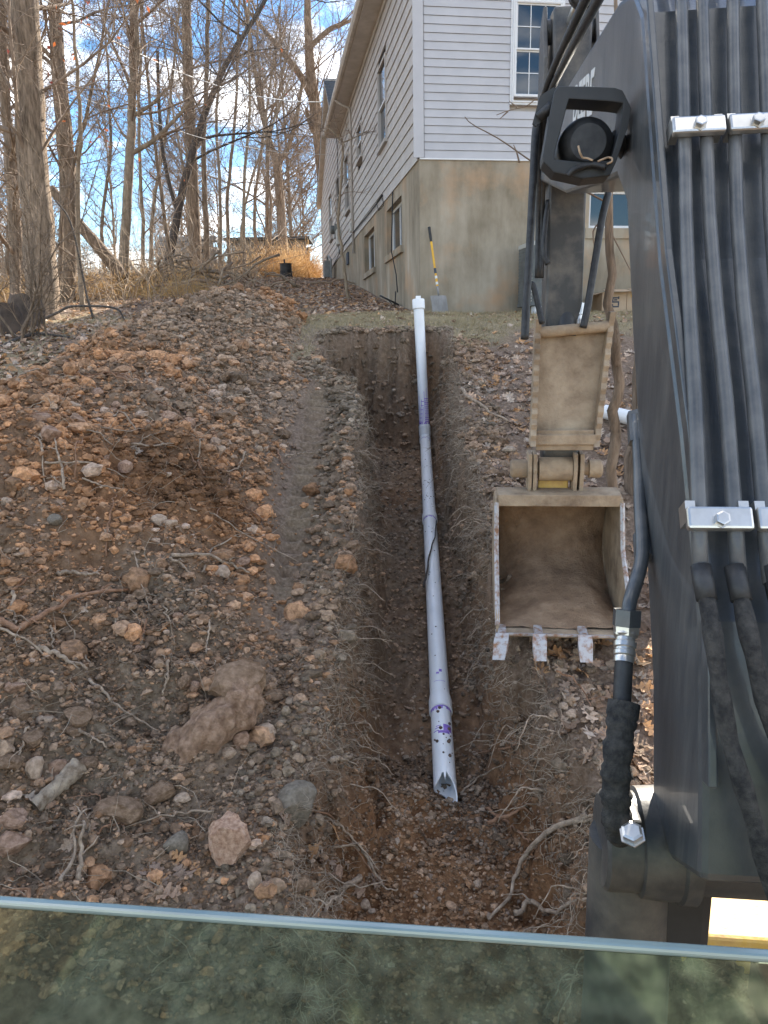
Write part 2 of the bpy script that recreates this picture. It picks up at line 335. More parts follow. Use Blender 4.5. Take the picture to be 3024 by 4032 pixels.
# ------------------------------------------------------------------ materials
M=dict(
 stone=mat('stone',(.2,.115,.072),(.46,.30,.21),.9,5,9,.7,14,c3=(.33,.205,.135)),
 pale=mat('pale_stone',(.34,.235,.16),(.6,.45,.33),.9,5,9,.7,14),
 pink=mat('pink_stone',(.36,.2,.125),(.66,.45,.32),.88,11,9,.8,34,c3=(.54,.34,.23)),
 grey=mat('grey_stone',(.105,.085,.062),(.21,.175,.132),.75,10,6,.25,30),
 clod=mat('clod',(.55,.55,.55),(1.25,1.25,1.25),.96,40,6,.5,90,attr='col',spec=.1),
 clodo=mat('clod_single',(.17,.105,.062),(.38,.26,.175),.96,6,9,.9,16,spec=.1),
 lining=mat('bucket_earth',(.2,.13,.085),(.46,.325,.215),.96,9,12,.9,70,spec=.1,c3=(.33,.225,.145),contrast=(.28,.74)),
 root=mat('root_bark',(.19,.135,.09),(.43,.33,.24),.85,30,6,.4,60),
 rootd=mat('root_red',(.17,.085,.045),(.33,.19,.115),.85,30,6,.4,60),
 hair=mat('root_hair',(.2,.15,.105),(.42,.335,.245),.9,6,3,0,attr=None),
 leaf=mat('dead_leaf',(.7,.7,.7),(1.2,1.2,1.2),.7,30,4,.2,60,attr='col',trans=.18),
 bark=mat('bark',(.11,.077,.05),(.34,.25,.175),.92,7,6,.9,14,stretch=(3,3,.5),bdist=.04),
 barkd=mat('bark_dark',(.045,.038,.033),(.12,.10,.085),.9,9,6,.8,16,stretch=(3,3,.6),bdist=.03),
 barks=mat('bark_smooth',(.18,.135,.09),(.33,.26,.185),.85,5,5,.3,14,stretch=(2,2,1)),
 twig=mat('twig',(.13,.088,.06),(.29,.215,.155),.85,3,3),
 pvc=mat('white_pvc',(.74,.74,.73),(.82,.82,.82),.32,3,3,0,spec=.5),
 primer=mat('purple_primer',(.22,.12,.5),(.36,.24,.62),.4,25,3),
 dirt=mat('mud',(.07,.045,.03),(.15,.1,.07),.95,30,5,.5),
 sidn=mat('new_siding',(.42,.41,.42),(.455,.445,.455),.5,3,3,.04,90,stretch=(1,1,1)),
 sido=mat('old_siding',(.40,.365,.335),(.47,.435,.40),.55,2.5,6,.03,40),
 trim=mat('white_trim',(.62,.62,.62),(.67,.67,.67),.45,4,3),
 gut=mat('gutter_paint',(.42,.38,.33),(.56,.51,.46),.5,3,6),
 brown=mat('brown_fascia',(.13,.10,.085),(.2,.16,.14),.6,3,5),
 shing=mat('dark_shingle',(.035,.042,.05),(.07,.078,.085),.9,22,5,.6,60),
 yel=mat('yellow_paint',(.75,.42,.03),(.62,.33,.04),.45,6,5),
 black=mat('black_rubber',(.018,.018,.018),(.03,.03,.03),.6,12,4),
 steel=mat('zinc_steel',(.52,.5,.46),(.66,.64,.6),.32,20,4,0,metal=.9),
 worn=mat('worn_steel',(.28,.15,.085),(.46,.45,.45),.5,34,9,.2,70,metal=.4,contrast=(.36,.56)),
 rust=mat('rusty_dirty_steel',(.18,.125,.08),(.47,.365,.25),.82,8,14,.5,50,c3=(.34,.255,.17),contrast=(.28,.74)),
 paintk=mat('black_machine_paint',(.045,.05,.055),(.115,.115,.11),.34,9,10,.08,40,coat=.25,spec=.5,contrast=(.42,.8),stretch=(1,2.2,.45)),
 paintm=mat('dusty_black_paint',(.045,.045,.045),(.17,.15,.125),.45,7,9,.1,40,spec=.45,contrast=(.45,.8)),
 hose=mat('hose_rubber',(.015,.015,.016),(.04,.04,.04),.5,30,5,.1,80),
 tubem=mat('painted_tube',(.055,.06,.066),(.12,.12,.118),.4,14,8,coat=.1),
 sleeve=mat('hose_sleeve',(.022,.022,.023),(.075,.07,.064),.9,60,4,.6,220),
 letter=mat('white_decal',(.62,.62,.6),None,.5),
 pane=mat('window_glass',(.02,.025,.03),None,.03,spec=.9),
 screen=mat('dark_screen',(.06,.065,.07),(.085,.09,.095),.55,30,3),
 card=mat('cardboard',(.40,.28,.18),(.48,.35,.235),.85,4,4),
 dark=mat('dark_ink',(.05,.06,.08),None,.7),
 acm=mat('ac_metal',(.42,.41,.37),(.5,.485,.44),.5,6,4),
 louv=mat('ac_louvre',(.10,.105,.10),(.15,.155,.15),.6,6,4),
 meter=mat('meter_grey',(.16,.17,.165),(.22,.23,.225),.55,9,4),
 plastic=mat('black_plastic',(.016,.018,.019),(.035,.036,.037),.5,6,4),
 greyw=mat('grey_wood',(.20,.19,.18),(.34,.33,.32),.9,5,6,.3,stretch=(1,1,.3)),
 stump=mat('rotten_wood',(.05,.038,.03),(.13,.095,.07),.95,8,6,.7,20),
 log=mat('birch_log',(.14,.095,.06),(.46,.37,.27),.92,18,8,.8,45,c3=(.33,.26,.19)),
 wire=mat('white_cable',(.6,.6,.58),None,.5),
 fence=mat('weathered_shed_board',(.14,.125,.11),(.24,.215,.19),.9,3,6,.2,stretch=(4,4,.4)),
 blade=mat('blade_yellow',(.62,.36,.045),(.5,.27,.10),.6,9,8,.2,40,c3=(.62,.40,.12)),
 matf=mat('muddy_floor_mat',(.02,.02,.014),(.75,.72,.5),.8,22,9,.6,40,contrast=(.42,.66)),
)
# stucco with streaks
def stucco():
    m=bpy.data.materials.new('stained_stucco'); m.use_nodes=True; t=m.node_tree; p=t.nodes['Principled BSDF']; p.inputs['Roughness'].default_value=.92
    p.inputs['Specular IOR Level'].default_value=.2
    tcn=N(t,'ShaderNodeTexCoord')
    def noise(sc_,st,det=6):
        mp=N(t,'ShaderNodeMapping'); mp.inputs['Scale'].default_value=st; t.links.new(tcn.outputs['Object'],mp.inputs[0])
        n=N(t,'ShaderNodeTexNoise'); n.inputs['Scale'].default_value=sc_; n.inputs['Detail'].default_value=det; n.inputs['Roughness'].default_value=.6; t.links.new(mp.outputs[0],n.inputs['Vector']); return n
    a=noise(1.5,(1,1,.55),8); r=N(t,'ShaderNodeValToRGB'); e=r.color_ramp.elements
    e[0].position=.3; e[0].color=(.20,.165,.115,1); e[1].position=.68; e[1].color=(.44,.385,.305,1); t.links.new(a.outputs['Fac'],r.inputs[0])
    b=noise(2.2,(2.2,2.2,.22),8); r2=N(t,'ShaderNodeValToRGB'); e=r2.color_ramp.elements
    e[0].position=.3; e[0].color=(.80,.78,.74,1); e[1].position=.66; e[1].color=(1.05,1.04,1.03,1); t.links.new(b.outputs['Fac'],r2.inputs[0])
    x=N(t,'ShaderNodeMixRGB',blend_type='MULTIPLY'); x.inputs[0].default_value=1; t.links.new(r.outputs[0],x.inputs[1]); t.links.new(r2.outputs[0],x.inputs[2])
    # rusty clay splash low down on the long side
    c=noise(1.3,(1,1,1)); r3=N(t,'ShaderNodeValToRGB'); e=r3.color_ramp.elements; e[0].position=.52; e[0].color=(0,0,0,1); e[1].position=.72; e[1].color=(.75,.75,.75,1); t.links.new(c.outputs['Fac'],r3.inputs[0])
    x2=N(t,'ShaderNodeMixRGB'); t.links.new(r3.outputs[0],x2.inputs[0]); t.links.new(x.outputs[0],x2.inputs[1]); x2.inputs[2].default_value=(.46,.29,.17,1)
    t.links.new(x2.outputs[0],p.inputs['Base Color'])
    n=noise(90,(1,1,1)); bm=N(t,'ShaderNodeBump'); bm.inputs['Strength'].default_value=.35; bm.inputs['Distance'].default_value=.01; t.links.new(n.outputs['Fac'],bm.inputs['Height']); t.links.new(bm.outputs[0],p.inputs['Normal'])
    return m
M['stucco']=stucco()
def glassmat():
    m=bpy.data.materials.new('tinted_cab_glass'); m.use_nodes=True; t=m.node_tree; t.nodes.clear()
    o=N(t,'ShaderNodeOutputMaterial'); tr=N(t,'ShaderNodeBsdfTransparent'); tr.inputs[0].default_value=(.66,.73,.64,1)
    gl=N(t,'ShaderNodeBsdfGlossy'); gl.inputs['Roughness'].default_value=.06; gl.inputs[0].default_value=(.95,1,.93,1)
    mx=N(t,'ShaderNodeMixShader'); mx.inputs[0].default_value=.10
    df=N(t,'ShaderNodeBsdfDiffuse'); df.inputs[0].default_value=(.36,.42,.36,1); m2=N(t,'ShaderNodeMixShader'); m2.inputs[0].default_value=.025
    t.links.new(tr.outputs[0],mx.inputs[1]); t.links.new(gl.outputs[0],mx.inputs[2]); t.links.new(mx.outputs[0],m2.inputs[1]); t.links.new(df.outputs[0],m2.inputs[2]); t.links.new(m2.outputs[0],o.inputs[0]); return m
M['glass']=glassmat()
M['gedge']=mat('polished_glass_edge',(.16,.21,.20),(.22,.28,.26),.15,5,3,spec=.9)

# ------------------------------------------------------------------ the house
HC=np.array([.640,12.3,2.4245]); HA=math.radians(8.245)
hd2=np.array([math.cos(HA),math.sin(HA),0]); hd1=np.array([-math.sin(HA),math.cos(HA),0])
def hr(px,py): q=plane(px,py,HC,hd1)-HC; return q@hd2,q[2]
def hl(px,py): q=plane(px,py,HC,hd2)-HC; return q@hd1,q[2]
def hw(x,y,z): return HC+hd2*x+hd1*y+np.array([0,0,z])
house=empty('house',HC,HA,'tall house with white siding over a stained stucco basement wall','house')
SB=2.29; EV=5.62; HWD=5.6; HLN=20.8; RZ=7.9
# foundation: two walls with window openings
def wall_pieces(u0,u1,z0,z1,holes):
    """rectangles left over around holes (u0,u1,z0,z1) that do not overlap in u"""
    o=[]; u=u0
    for a,b,c,d in sorted(holes):
        if a>u: o.append((u,a,z0,z1))
        if c>z0: o.append((a,b,z0,c))
        if d<z1: o.append((a,b,d,z1))
        u=b
    if u<u1: o.append((u,u1,z0,z1))
    return o
WL=[(1.62,3.35,1.22,2.06),(5.15,6.95,1.19,2.06)]
b=MB()
for a,c,d,e in wall_pieces(0.0,HLN,-1.2,SB,WL): b.box((.12,(a+c)/2,(d+e)/2),(.24,c-a,e-d))
b.build('foundation_wall',M['stucco'],house)
WB=[(2.75,3.55,1.29,1.86)]
b=MB()
for a,c,d,e in wall_pieces(.24,HWD,-1.2,SB-.002,WB): b.box(((a+c)/2,.125,(d+e)/2),(c-a,.25,e-d))
b.build('foundation_wall',M['stucco'],house)
b=MB(); b.box((HWD-.1,HLN/2,1.5),(.2,HLN-.6,8.2-.3)); b.box((HWD/2,HLN-.1,1.5),(HWD-.5,.2,7.9)); b.build('rear_wall',M['sido'],house)
# inner dark core so windows do not look through
b=MB(); b.box((HWD/2+.1,HLN/2+.2,1.9),(HWD-1.4,HLN-1.4,6.6)); b.build('inner_wall',M['greyw'],house)
def lap_board(b,horiz,u0,u1,z,h,off,th):
    """one lapped board; horiz 'x' front wall (faces -y), 'y' long wall (faces -x)"""
    o0=off+th; o1=off+.003
    if horiz=='x': v=[(u0,-o0,z),(u1,-o0,z),(u1,-o1,z+h),(u0,-o1,z+h),(u0,.0,z),(u1,.0,z),(u1,.0,z+h),(u0,.0,z+h)]
    else: v=[(-o0,u0,z),(-o0,u1,z),(-o1,u1,z+h),(-o1,u0,z+h),(0,u0,z),(0,u1,z),(0,u1,z+h),(0,u0,z+h)]
    return b.add(v,[(0,1,2,3),(4,7,6,5),(0,4,5,1),(3,2,6,7),(0,3,7,4),(1,5,6,2)])
def courses(horiz,u0f,u1f,z0,z1,h,holes,off,th,m):
    z=z0
    while z<z1-.02:
        hh=min(h,z1-z); a,c=u0f(z+hh/2),u1f(z+hh/2)
        segs=[(a,c)]
        for (p,q,r,s) in holes:
            if z+hh>r+.01 and z<s-.01:
                ns=[]
                for (e,f) in segs:
                    if q<=e or p>=f: ns.append((e,f)); continue
                    if p>e: ns.append((e,p))
                    if q<f: ns.append((q,f))
                segs=ns
        for e,f in segs:
            if f-e>.02: lap_board(MB_:=MB(),horiz,e,f,z,hh-.004,off,th).build('siding_board',m,house,fixn=True)
        z+=h
def gabx(z):  # half width of the gable above the eave
    return HWD/2*np.clip((RZ-z)/(RZ-EV),0,1)
WF=(1.40,2.23,3.06,4.50)
courses('x',lambda z:.075 if z<EV else HWD/2-gabx(z)+.0,lambda z:HWD-.02 if z<EV else HWD/2+gabx(z),SB,RZ-.1,.1143,[WF],.004,.016,M['sidn'])
b=MB(); b.prism([(.14,SB-.1),(HWD,SB-.1),(HWD,EV),(HWD/2,RZ),(.14,EV)],1,.07,.16); b.build('wall_sheathing',M['sido'],house)
WL2=[]
for pts in (((1519,262),(1526,535),(1498,560),(1493,290)),((1426,490),(1428,600),(1411,618),(1410,520))):
    q=[hl(*p) for p in pts]; us=[a[0] for a in q]; zs=[a[1] for a in q]
    WL2.append((min(us),max(us),min(zs[1:3]),max(zs[0],zs[3])))
W3=[]
for (xa,ya),(xb,yb) in (((1367,620),(1363,838)),((1332,705),(1332,845)),((1302,770),(1304,940))):
    a=hl(xa,ya); c=hl(xb,yb); W3.append((a[0]-.5,a[0]+.55,c[1],a[1]))
holesL=[(a-.05,c+.05,d-.05,e+.05) for a,c,d,e in WL2+W3]
GP=(14.9,7.85); 
def gl0(z): return 0.055 if z<EV-.05 else 12.2+(GP[0]-12.2)*(z-EV)/(GP[1]-EV)
def gl1(z): return HLN-.02 if z<5.2 else HLN-(HLN-GP[0])*(z-5.2)/(GP[1]-5.2)
courses('y',gl0,gl1,SB-.02,GP[1]-.1,.2032,holesL,.004,.02,M['sido'])
b=MB(); b.prism([(.08,SB-.09),(HLN,SB-.09),(HLN,5.2),GP,(12.2,EV),(.08,EV)],0,.06,.14); b.build('wall_sheathing',M['sido'],house)
b=MB(); b.box((-.015,-.028,(SB+EV)/2),(.16,.012,EV-SB)).box((-.028,.022,(SB+EV)/2+.001),(.012,.09,EV-SB)); b.build('corner_trim',M['sidn'],house)
b=MB(); b.box((HWD/2,-.012,SB-.012),(HWD,.03,.02)); b.build('starter_strip',M['trim'],house)
b=MB(); b.box((.0,HLN-.03,(SB+5.2)/2),(.07,.09,5.2-SB)); b.build('corner_trim',M['sido'],house)
# soffit, fascia, gutter
b=MB(); b.box((-.17,6.1,EV+.02),(.34,12.9,.03)); b.build('soffit',M['gut'],house)
b=MB(); b.box((-.355,6.1,EV+.09),(.025,12.9,.17)); b.build('fascia',M['gut'],house)
g=[(-.37,5.76),(-.37,5.66),(-.40,5.645),(-.45,5.65),(-.485,5.70),(-.49,5.765),(-.475,5.765),(-.468,5.71),(-.44,5.668),(-.40,5.66),(-.382,5.67),(-.382,5.76)]
b=MB(); b.prism(g,1,-.35,12.6); b.build('gutter',M['gut'],house)
b=MB(); b.box((-.015,6.1,EV-.05),(.05,12.4,.10)); b.build('frieze_board',M['sido'],house)
dsp=hl(1391,700)[0]
b=MB(); b.tube([(-.42,dsp,EV+.03),(-.3,dsp,EV-.06),(-.06,dsp,EV-.16),(-.045,dsp,EV-.3),(-.045,dsp,1.9)],.034,8); b.build('downspout',M['sido'],house,smooth=True)
# roofs
def slab(b,p,th):
    p=[np.array(q,float) for q in p]; n=np.cross(p[1]-p[0],p[2]-p[0]); n/=np.linalg.norm(n); n*= -1 if n[2]<0 else 1
    v=p+[q+n*th for q in p]; k=len(p)
    return b.add(v,[tuple(range(k)),tuple(range(2*k-1,k-1,-1))]+[(i,i+k,(i+1)%k+k,(i+1)%k) for i in range(k)])
b=MB(); slab(b,[(-.46,-.35,EV+.16),(HWD/2,-.35,RZ+.16+.05),(HWD/2,20.,RZ+.21),(-.46,12.3,EV+.16)],.03); slab(b,[(HWD+.4,-.35,EV+.1),(HWD/2,-.35,RZ+.205),(HWD/2,20.,RZ+.205),(HWD+.4,20.,EV+.1)],.03); b.build('roof',M['shing'],house)
b=MB(); slab(b,[(-.2,12.05,EV+.12),(-.2,GP[0],GP[1]+.12),(HWD/2,GP[0],GP[1]+.12),(HWD/2,12.05,EV+.12)],.03); slab(b,[(-.2,HLN+.3,5.1),(-.2,GP[0],GP[1]+.121),(HWD/2,GP[0],GP[1]+.121),(HWD/2,HLN+.3,5.1)],.03)
rf=b.build('gable_roof',M['shing'],house)
nrow=17
for k in range(nrow):     # shingle courses that catch the light as separate laps
    f0=k/nrow; y0=12.05+(GP[0]-12.05)*f0; z0=EV+.15+(GP[1]-EV)*f0; y1=12.05+(GP[0]-12.05)*(k+1)/nrow; z1=EV+.15+(GP[1]-EV)*(k+1)/nrow
    b=MB(); slab(b,[(-.21,y0,z0+.012),(-.21,y1+.03,z1+.004),(HWD/2,y1+.03,z1+.004),(HWD/2,y0,z0+.012)],.006); b.build('shingle_course',M['shing'],rf,fixn=True)
b=MB()
for (ya,za,yb,zb) in((12.1,EV+.03,GP[0],GP[1]+.03),(HLN+.25,5.05,GP[0],GP[1]+.03)):
    d=np.array([0,yb-ya,zb-za]); L=np.linalg.norm(d); an=math.atan2(zb-za,yb-ya)
    R=np.array([[1,0,0],[0,math.cos(an),-math.sin(an)],[0,math.sin(an),math.cos(an)]]); b.box((-.1,(ya+yb)/2,(za+zb)/2),(.17,L,.14),R)
b.build('rake_board',M['gut'],house)
# windows -----------------------------------------------------------
def fr_rect(b,ax,u0,u1,z0,z1,wd,d0,d1):
    for (a,c,e,f) in((u0,u0+wd,z0,z1),(u1-wd,u1,z0,z1),(u0+wd,u1-wd,z0,z0+wd),(u0+wd,u1-wd,z1-wd,z1)):
        ctr=((a+c)/2,(d0+d1)/2,(e+f)/2); sz=(c-a,abs(d1-d0),f-e)
        if ax=='y': ctr=(ctr[1],ctr[0],ctr[2]); sz=(sz[1],sz[0],sz[2])
        b.box(ctr,sz)
    return b
def rect(ax,u0,u1,z0,z1,d0,d1):
    b=MB(); ctr=((u0+u1)/2,(d0+d1)/2,(z0+z1)/2); sz=(u1-u0,abs(d1-d0),z1-z0)
    if ax=='y': ctr=(ctr[1],ctr[0],ctr[2]); sz=(sz[1],sz[0],sz[2])
    return b.box(ctr,sz)
# double-hung window of the front wall
u0,u1,z0,z1=WF
wf=fr_rect(MB(),'x',u0,u1,z0,z1,.055,-.032,.04).build('window',M['trim'],house)
fr_rect(MB(),'x',u0+.03,u1-.03,z0+.03,z1-.03,.02,-.05,-.033).build('channel_trim',M['trim'],wf)
iu0,iu1=1.485,2.155; iz0,iz1=3.20,4.44; mid=(iz0+iz1)/2+.0
fr_rect(MB(),'x',iu0-.03,iu1+.03,iz0-.03,iz1+.03,.03,-.045,.03).build('jamb',M['trim'],wf)
for (a,c,dd) in((mid,iz1,-.02),(iz0,mid,.012)):
    s_=fr_rect(MB(),'x',iu0,iu1,a,c,.022,dd,dd+.028).build('sash',M['trim'],wf)
    rect('x',iu0+.02,iu1-.02,a+.02,c-.02,dd+.012,dd+.018).build('pane',M['pane'],wf)
    for k in(1,2):
        uu=iu0+(iu1-iu0)*k/3; rect('x',uu-.006,uu+.006,a+.022,c-.022,dd+.003,dd+.010).build('muntin',M['trim'],wf)
    rect('x',iu0+.022,iu1-.022,(a+c)/2-.006,(a+c)/2+.006,dd+.002,dd+.009).build('muntin',M['trim'],wf)
# basement window, front
u0,u1,z0,z1=WB[0]
wb=fr_rect(MB(),'x',u0,u1,z0,z1,.045,.06,.12).build('window',M['trim'],house); rect('x',u0+.04,u1-.04,z0+.04,z1-.04,.085,.09).build('pane',M['pane'],wb)
rect('x',u0-.06,u1+.06,z0-.16,z0-.002,-.03,.2).build('window_sill',M['stucco'],wb)
for (a,c,d,e) in WL:   # basement windows, long side
    wb=fr_rect(MB(),'y',a,c,d,e,.05,.11,.17).build('window',M['trim'],house)
    mm=(a+c)/2; rect('y',mm-.02,mm+.02,d+.05,e-.05,.115,.165).build('mullion',M['trim'],wb)
    rect('y',a+.05,mm-.02,d+.05,e-.05,.135,.14).build('pane',M['screen'],wb); rect('y',mm+.02,c-.05,d+.05,e-.05,.135,.14).build('pane',M['pane'],wb)
    rect('y',a-.12,c+.12,d-.12,d-.002,-.05,.2).build('window_sill',M['stucco'],wb)
for k,(a,c,d,e) in enumerate(WL2+W3):
    wb=fr_rect(MB(),'y',a-.05,c+.05,d-.05,e+.05,.05,-.04,.05).build('window',M['sido'],house)
    mm=(d+e)/2; rect('y',a,c,mm-.02,mm+.02,-.02,.03).build('meeting_rail',M['trim'],wb)
    rect('y',a,c,mm+.02,e,.0,.006).build('pane',M['pane'],wb); rect('y',a,c,d,mm-.02,.02,.026).build('pane',M['pane'],wb)
    rect('y',a-.08,c+.08,d-.11,d-.052,-.075,.05).build('window_sill',M['sido'],wb)
# services on the long wall
q=hl(1345,745*1)
def lwp(px,py,dx=-.03): u,z=hl(px,py); return (dx,u,z)
b=MB(); b.tube([lwp(1338,870),lwp(1338,890),lwp(1336,960),lwp(1340,1000)],.02,6); b.build('conduit',M['meter'],house,smooth=True)
u,z=hl(1338,905); b=MB(); b.box((-.1,u,z-.05),(.16,.35,.42)); em=b.build('meter_box',M['meter'],house,bevel=.02)
b=MB(); b.lathe([(0,.13),(.1,.13),(.12,.1)],(-.18,u,z),(-1,0,0),16); b.build('meter_dome',M['louv'],em,smooth=True,angle=40)
u,z=hl(1344,935); b=MB(); b.box((-.09,u,z),(.14,.4,.45)); b.build('junction_box',M['acm'],house,bevel=.02)
u,z=hl(1394,897); b=MB(); b.box((-.06,u,z),(.1,.22,.22)); b.build('junction_box',M['acm'],house,bevel=.01)
u,z=hl(1318,1055); b=MB(); b.box((-.25,u,z-.05),(.26,.55,.55)); b.tube([(-.25,u,z+.2),(-.25,u,z+.35),(-.25,u-.5,z+.35),(-.2,u-.9,z+.2),(-.2,u-.9,z-.5)],.035,8); b.build('gas_meter',M['meter'],house,bevel=.02)
u,z=hl(1372,1018); b=MB(); b.box((-.02,u,z),(.05,.45,.32)); b.build('vent',M['dark'],house)
b=MB(); b.tube([lwp(1290,1080),lwp(1310,1060),lwp(1340,1000,-.05),lwp(1362,960),lwp(1395,915),lwp(1450,850),lwp(1512,770)],.012,5); b.build('cable',M['black'],house,smooth=True)
b=MB(); b.tube([lwp(1395,918,-.05),lwp(1450,856,-.05),lwp(1505,790,-.06),lwp(1512,765),lwp(1505,800,-.12),lwp(1515,830,-.12),lwp(1520,810,-.05),lwp(1512,780)],.009,5); b.build('cable',M['black'],house,smooth=True)
b=MB(); b.tube([lwp(1550,757,-.02),lwp(1558,800,-.06),lwp(1560,990,-.09),lwp(1570,1080,-.05),lwp(1578,1150,-.06)],.012,5); b.build('cable',M['black'],house,smooth=True)
b=MB(); b.tube([lwp(1330,445),lwp(1318,430,-.2),lwp(1310,470,-.15),lwp(1325,485,-.04),lwp(1332,600,-.02),lwp(1336,860,-.02)],.014,5); b.build('service_drop',M['black'],house,smooth=True)

# coil of cable at the wall foot
cc=MB(); u,z=hl(1575,1170)
pts=[hw(-.08,u,z+.1),hw(-.10,u-.02,z-.2)]
for k in range(60):
    a=k/60*2*math.pi*2.6; rr=.24+.05*math.sin(k*.9); pts.append(hw(-.2-.16*math.sin(a)-.02*(k%7)*.2,u-.1+rr*math.cos(a),0))
    q_=pts[-1]; q_[2]=float(H(q_[0],q_[1]))+.03+.16*(.5+.5*math.sin(a))
cc.tube(pts,.012,5); o=cc.build('cable_coil',M['black'],off=pts[1],smooth=True); tag(o,'coil of black cable lying on leaves at the foot of the wall','cable')

# spade leaning on the front wall
xs,zs=hr(1686,897); xb_,zb_=hr(1718,1215)
top=np.array(hw(xs,-.07,zs)); bot=np.array(hw(xb_,-.34,zb_)); bot[2]=float(H(bot[0],bot[1]))+.02
sh=empty('shovel',bot,0,'shovel with yellow handle and black grip leaning on the stucco wall','shovel')
ax=top-bot; Ls=np.linalg.norm(ax); ax/=Ls
def sp_(f): return (bot+ax*Ls*f-bot)
MB().tube([sp_(.83),sp_(1.0)],[.021,.023],10).build('grip',M['black'],sh,smooth=True,angle=40)
MB().tube([sp_(.30),sp_(.83)],.018,10).build('shaft',M['yel'],sh,smooth=True,angle=40)
MB().tube([sp_(.46),sp_(.52)],.0195,10).build('shaft_label',M['dark'],sh,smooth=True,angle=40)
MB().tube([sp_(.40),sp_(.43)],.0195,10).build('tape_band',M['trim'],sh,smooth=True,angle=40)
MB().tube([sp_(.33),sp_(.36)],.0195,10).build('tape_band',M['trim'],sh,smooth=True,angle=40)
MB().tube([sp_(.2),sp_(.31)],[.012,.021],10).build('socket',M['greyw'],sh,smooth=True)
b=MB(); sx=np.array(hd2); nn=np.cross(ax,sx); nb=[]
for v_ in np.linspace(0,1,7):
    for u_ in np.linspace(-1,1,7):
        wdt=.125*(1 if v_<.9 else 1); nb.append(sp_(.005+.2*v_)+sx*u_*wdt+nn*(.03*(u_*u_)-.012*math.sin(v_*3))*(1))
b.add(nb+[q_+nn*.003 for q_ in nb],[(i*7+j,i*7+j+1,i*7+j+8,i*7+j+7) for i in range(6) for j in range(6)]+[(49+i*7+j,49+i*7+j+7,49+i*7+j+8,49+i*7+j+1) for i in range(6) for j in range(6)])
b.build('blade',M['greyw'],sh,smooth=True,fixn=False)

# air conditioner with white blocks, cardboard boxes
ax0,_=hr(2045,960); gz=lambda x,y:float(H(*hw(x,y,0)[:2]))-HC[2]
acx=ax0+.30; acy=-.55; g0=gz(acx,acy)
ac=empty('air_conditioner',hw(acx,acy,g0+.1),HA,'beige outdoor air conditioner with louvred sides on white blocks','air conditioner')
ach=.92
b=MB(); 
po=[]; 
for (cx_,cy_,a0) in((-.26,-.26,180),(.26,-.26,270),(.26,.26,0),(-.26,.26,90)):
    for k in range(5): a=math.radians(a0+90*k/4); po.append((cx_+.13*math.cos(a),cy_+.13*math.sin(a)))
MB().prism(po,2,.05,ach-.06).build('coil_case',M['louv'],ac,smooth=True,angle=30)
MB().prism([(x*1.03,y*1.03) for x,y in po],2,ach-.06,ach).build('lid',M['acm'],ac,smooth=True,angle=30)
MB().prism([(x*1.03,y*1.03) for x,y in po],2,0,.05).build('base_pan',M['louv'],ac,smooth=True,angle=30)
for k in range(16): MB().prism([(x*1.015,y*1.015) for x,y in po],2,.08+k*.048,.08+k*.048+.016).build('louvre',M['louv'],ac)
for (x,y,w_) in((-.36,-.30,.05),(-.06,-.402,.2),(.2,-.402,.05),(.36,-.3,.05)): MB().box((x,y,ach/2-.01),(w_,.03,ach-.14)).build('corner_post',M['acm'],ac)
for k,(x,y) in enumerate(((-.28,-.28),(.12,-.28))):
    wpos=hw(acx+x,acy+y,gz(acx+x,acy+y)-.02); o=MB().box((0,0,.07),(.12,.18,.15)).build('support_block',M['trim'],bevel=.008); o.location=wpos; o.rotation_euler=(0,0,HA)
    tag(o,['white block under the outer corner of the air conditioner','white block under the air conditioner close to the hanging hose'][k],'block')
for k,(pa,pb,lab,sy) in enumerate((((2325,1175),(2395,1240),'open cardboard box with a dark square spiral printed on its side',0),((2420,1175),(2500,1240),'open cardboard box with an orange and white shipping label',.02))):
    xa,_=hr(*pa); xb2,_=hr(*pb); wv=(xb2-xa)*1.25; xm=(xa+xb2)/2+.02; g0=gz(xm,-.32)
    bx=empty('cardboard_box',hw(xm,-.32,g0-.01),HA,lab,'box')
    hh=.30
    b=MB(); b.box((0,-.18,hh/2),(wv,.006,hh)).box((0,.18,hh/2),(wv,.006,hh)).box((-wv/2,0,hh/2),(.006,.354,hh)).box((wv/2,0,hh/2),(.006,.354,hh)).box((0,0,.004),(wv-.01,.35,.006)); b.build('carton',M['card'],bx)
    cf,sf=math.cos(.25),math.sin(.25)
    MB().box((0,-.25,hh+.02),(wv,.15,.005),np.array([[1,0,0],[0,cf,-sf],[0,sf,cf]])).build('flap',M['card'],bx)
    MB().box((-wv/2-.06,0,hh-.02),(.13,.34,.005),np.array([[cf,0,-sf],[0,1,0],[sf,0,cf]])).build('flap',M['card'],bx)
    sq=.045 if k==0 else .03
    b=MB()
    for (x,z,wx,wz) in((0,1.6,2.6,.5),(-1.1,.9,.5,1.2),(0,.2,2.6,.5),(1.1,-.5,.5,1.2),(0,-1.4,2.6,.5),(0,.9,1.2,.5),(1.1,1.6,.5,.9),(-1.1,-1.0,.5,.9)): b.box((x*sq+.02,-.1855,.14+z*sq),(wx*sq,.002,wz*sq))
    b.build('printed_mark',M['dark'],bx)
    if k: MB().box((-.05,-.1855,.25),(.16,.002,.08)).build('shipping_label',M['trim'],bx); MB().box((-.15,-.1857,.25),(.04,.002,.08)).build('shipping_label',M['yel'],bx)

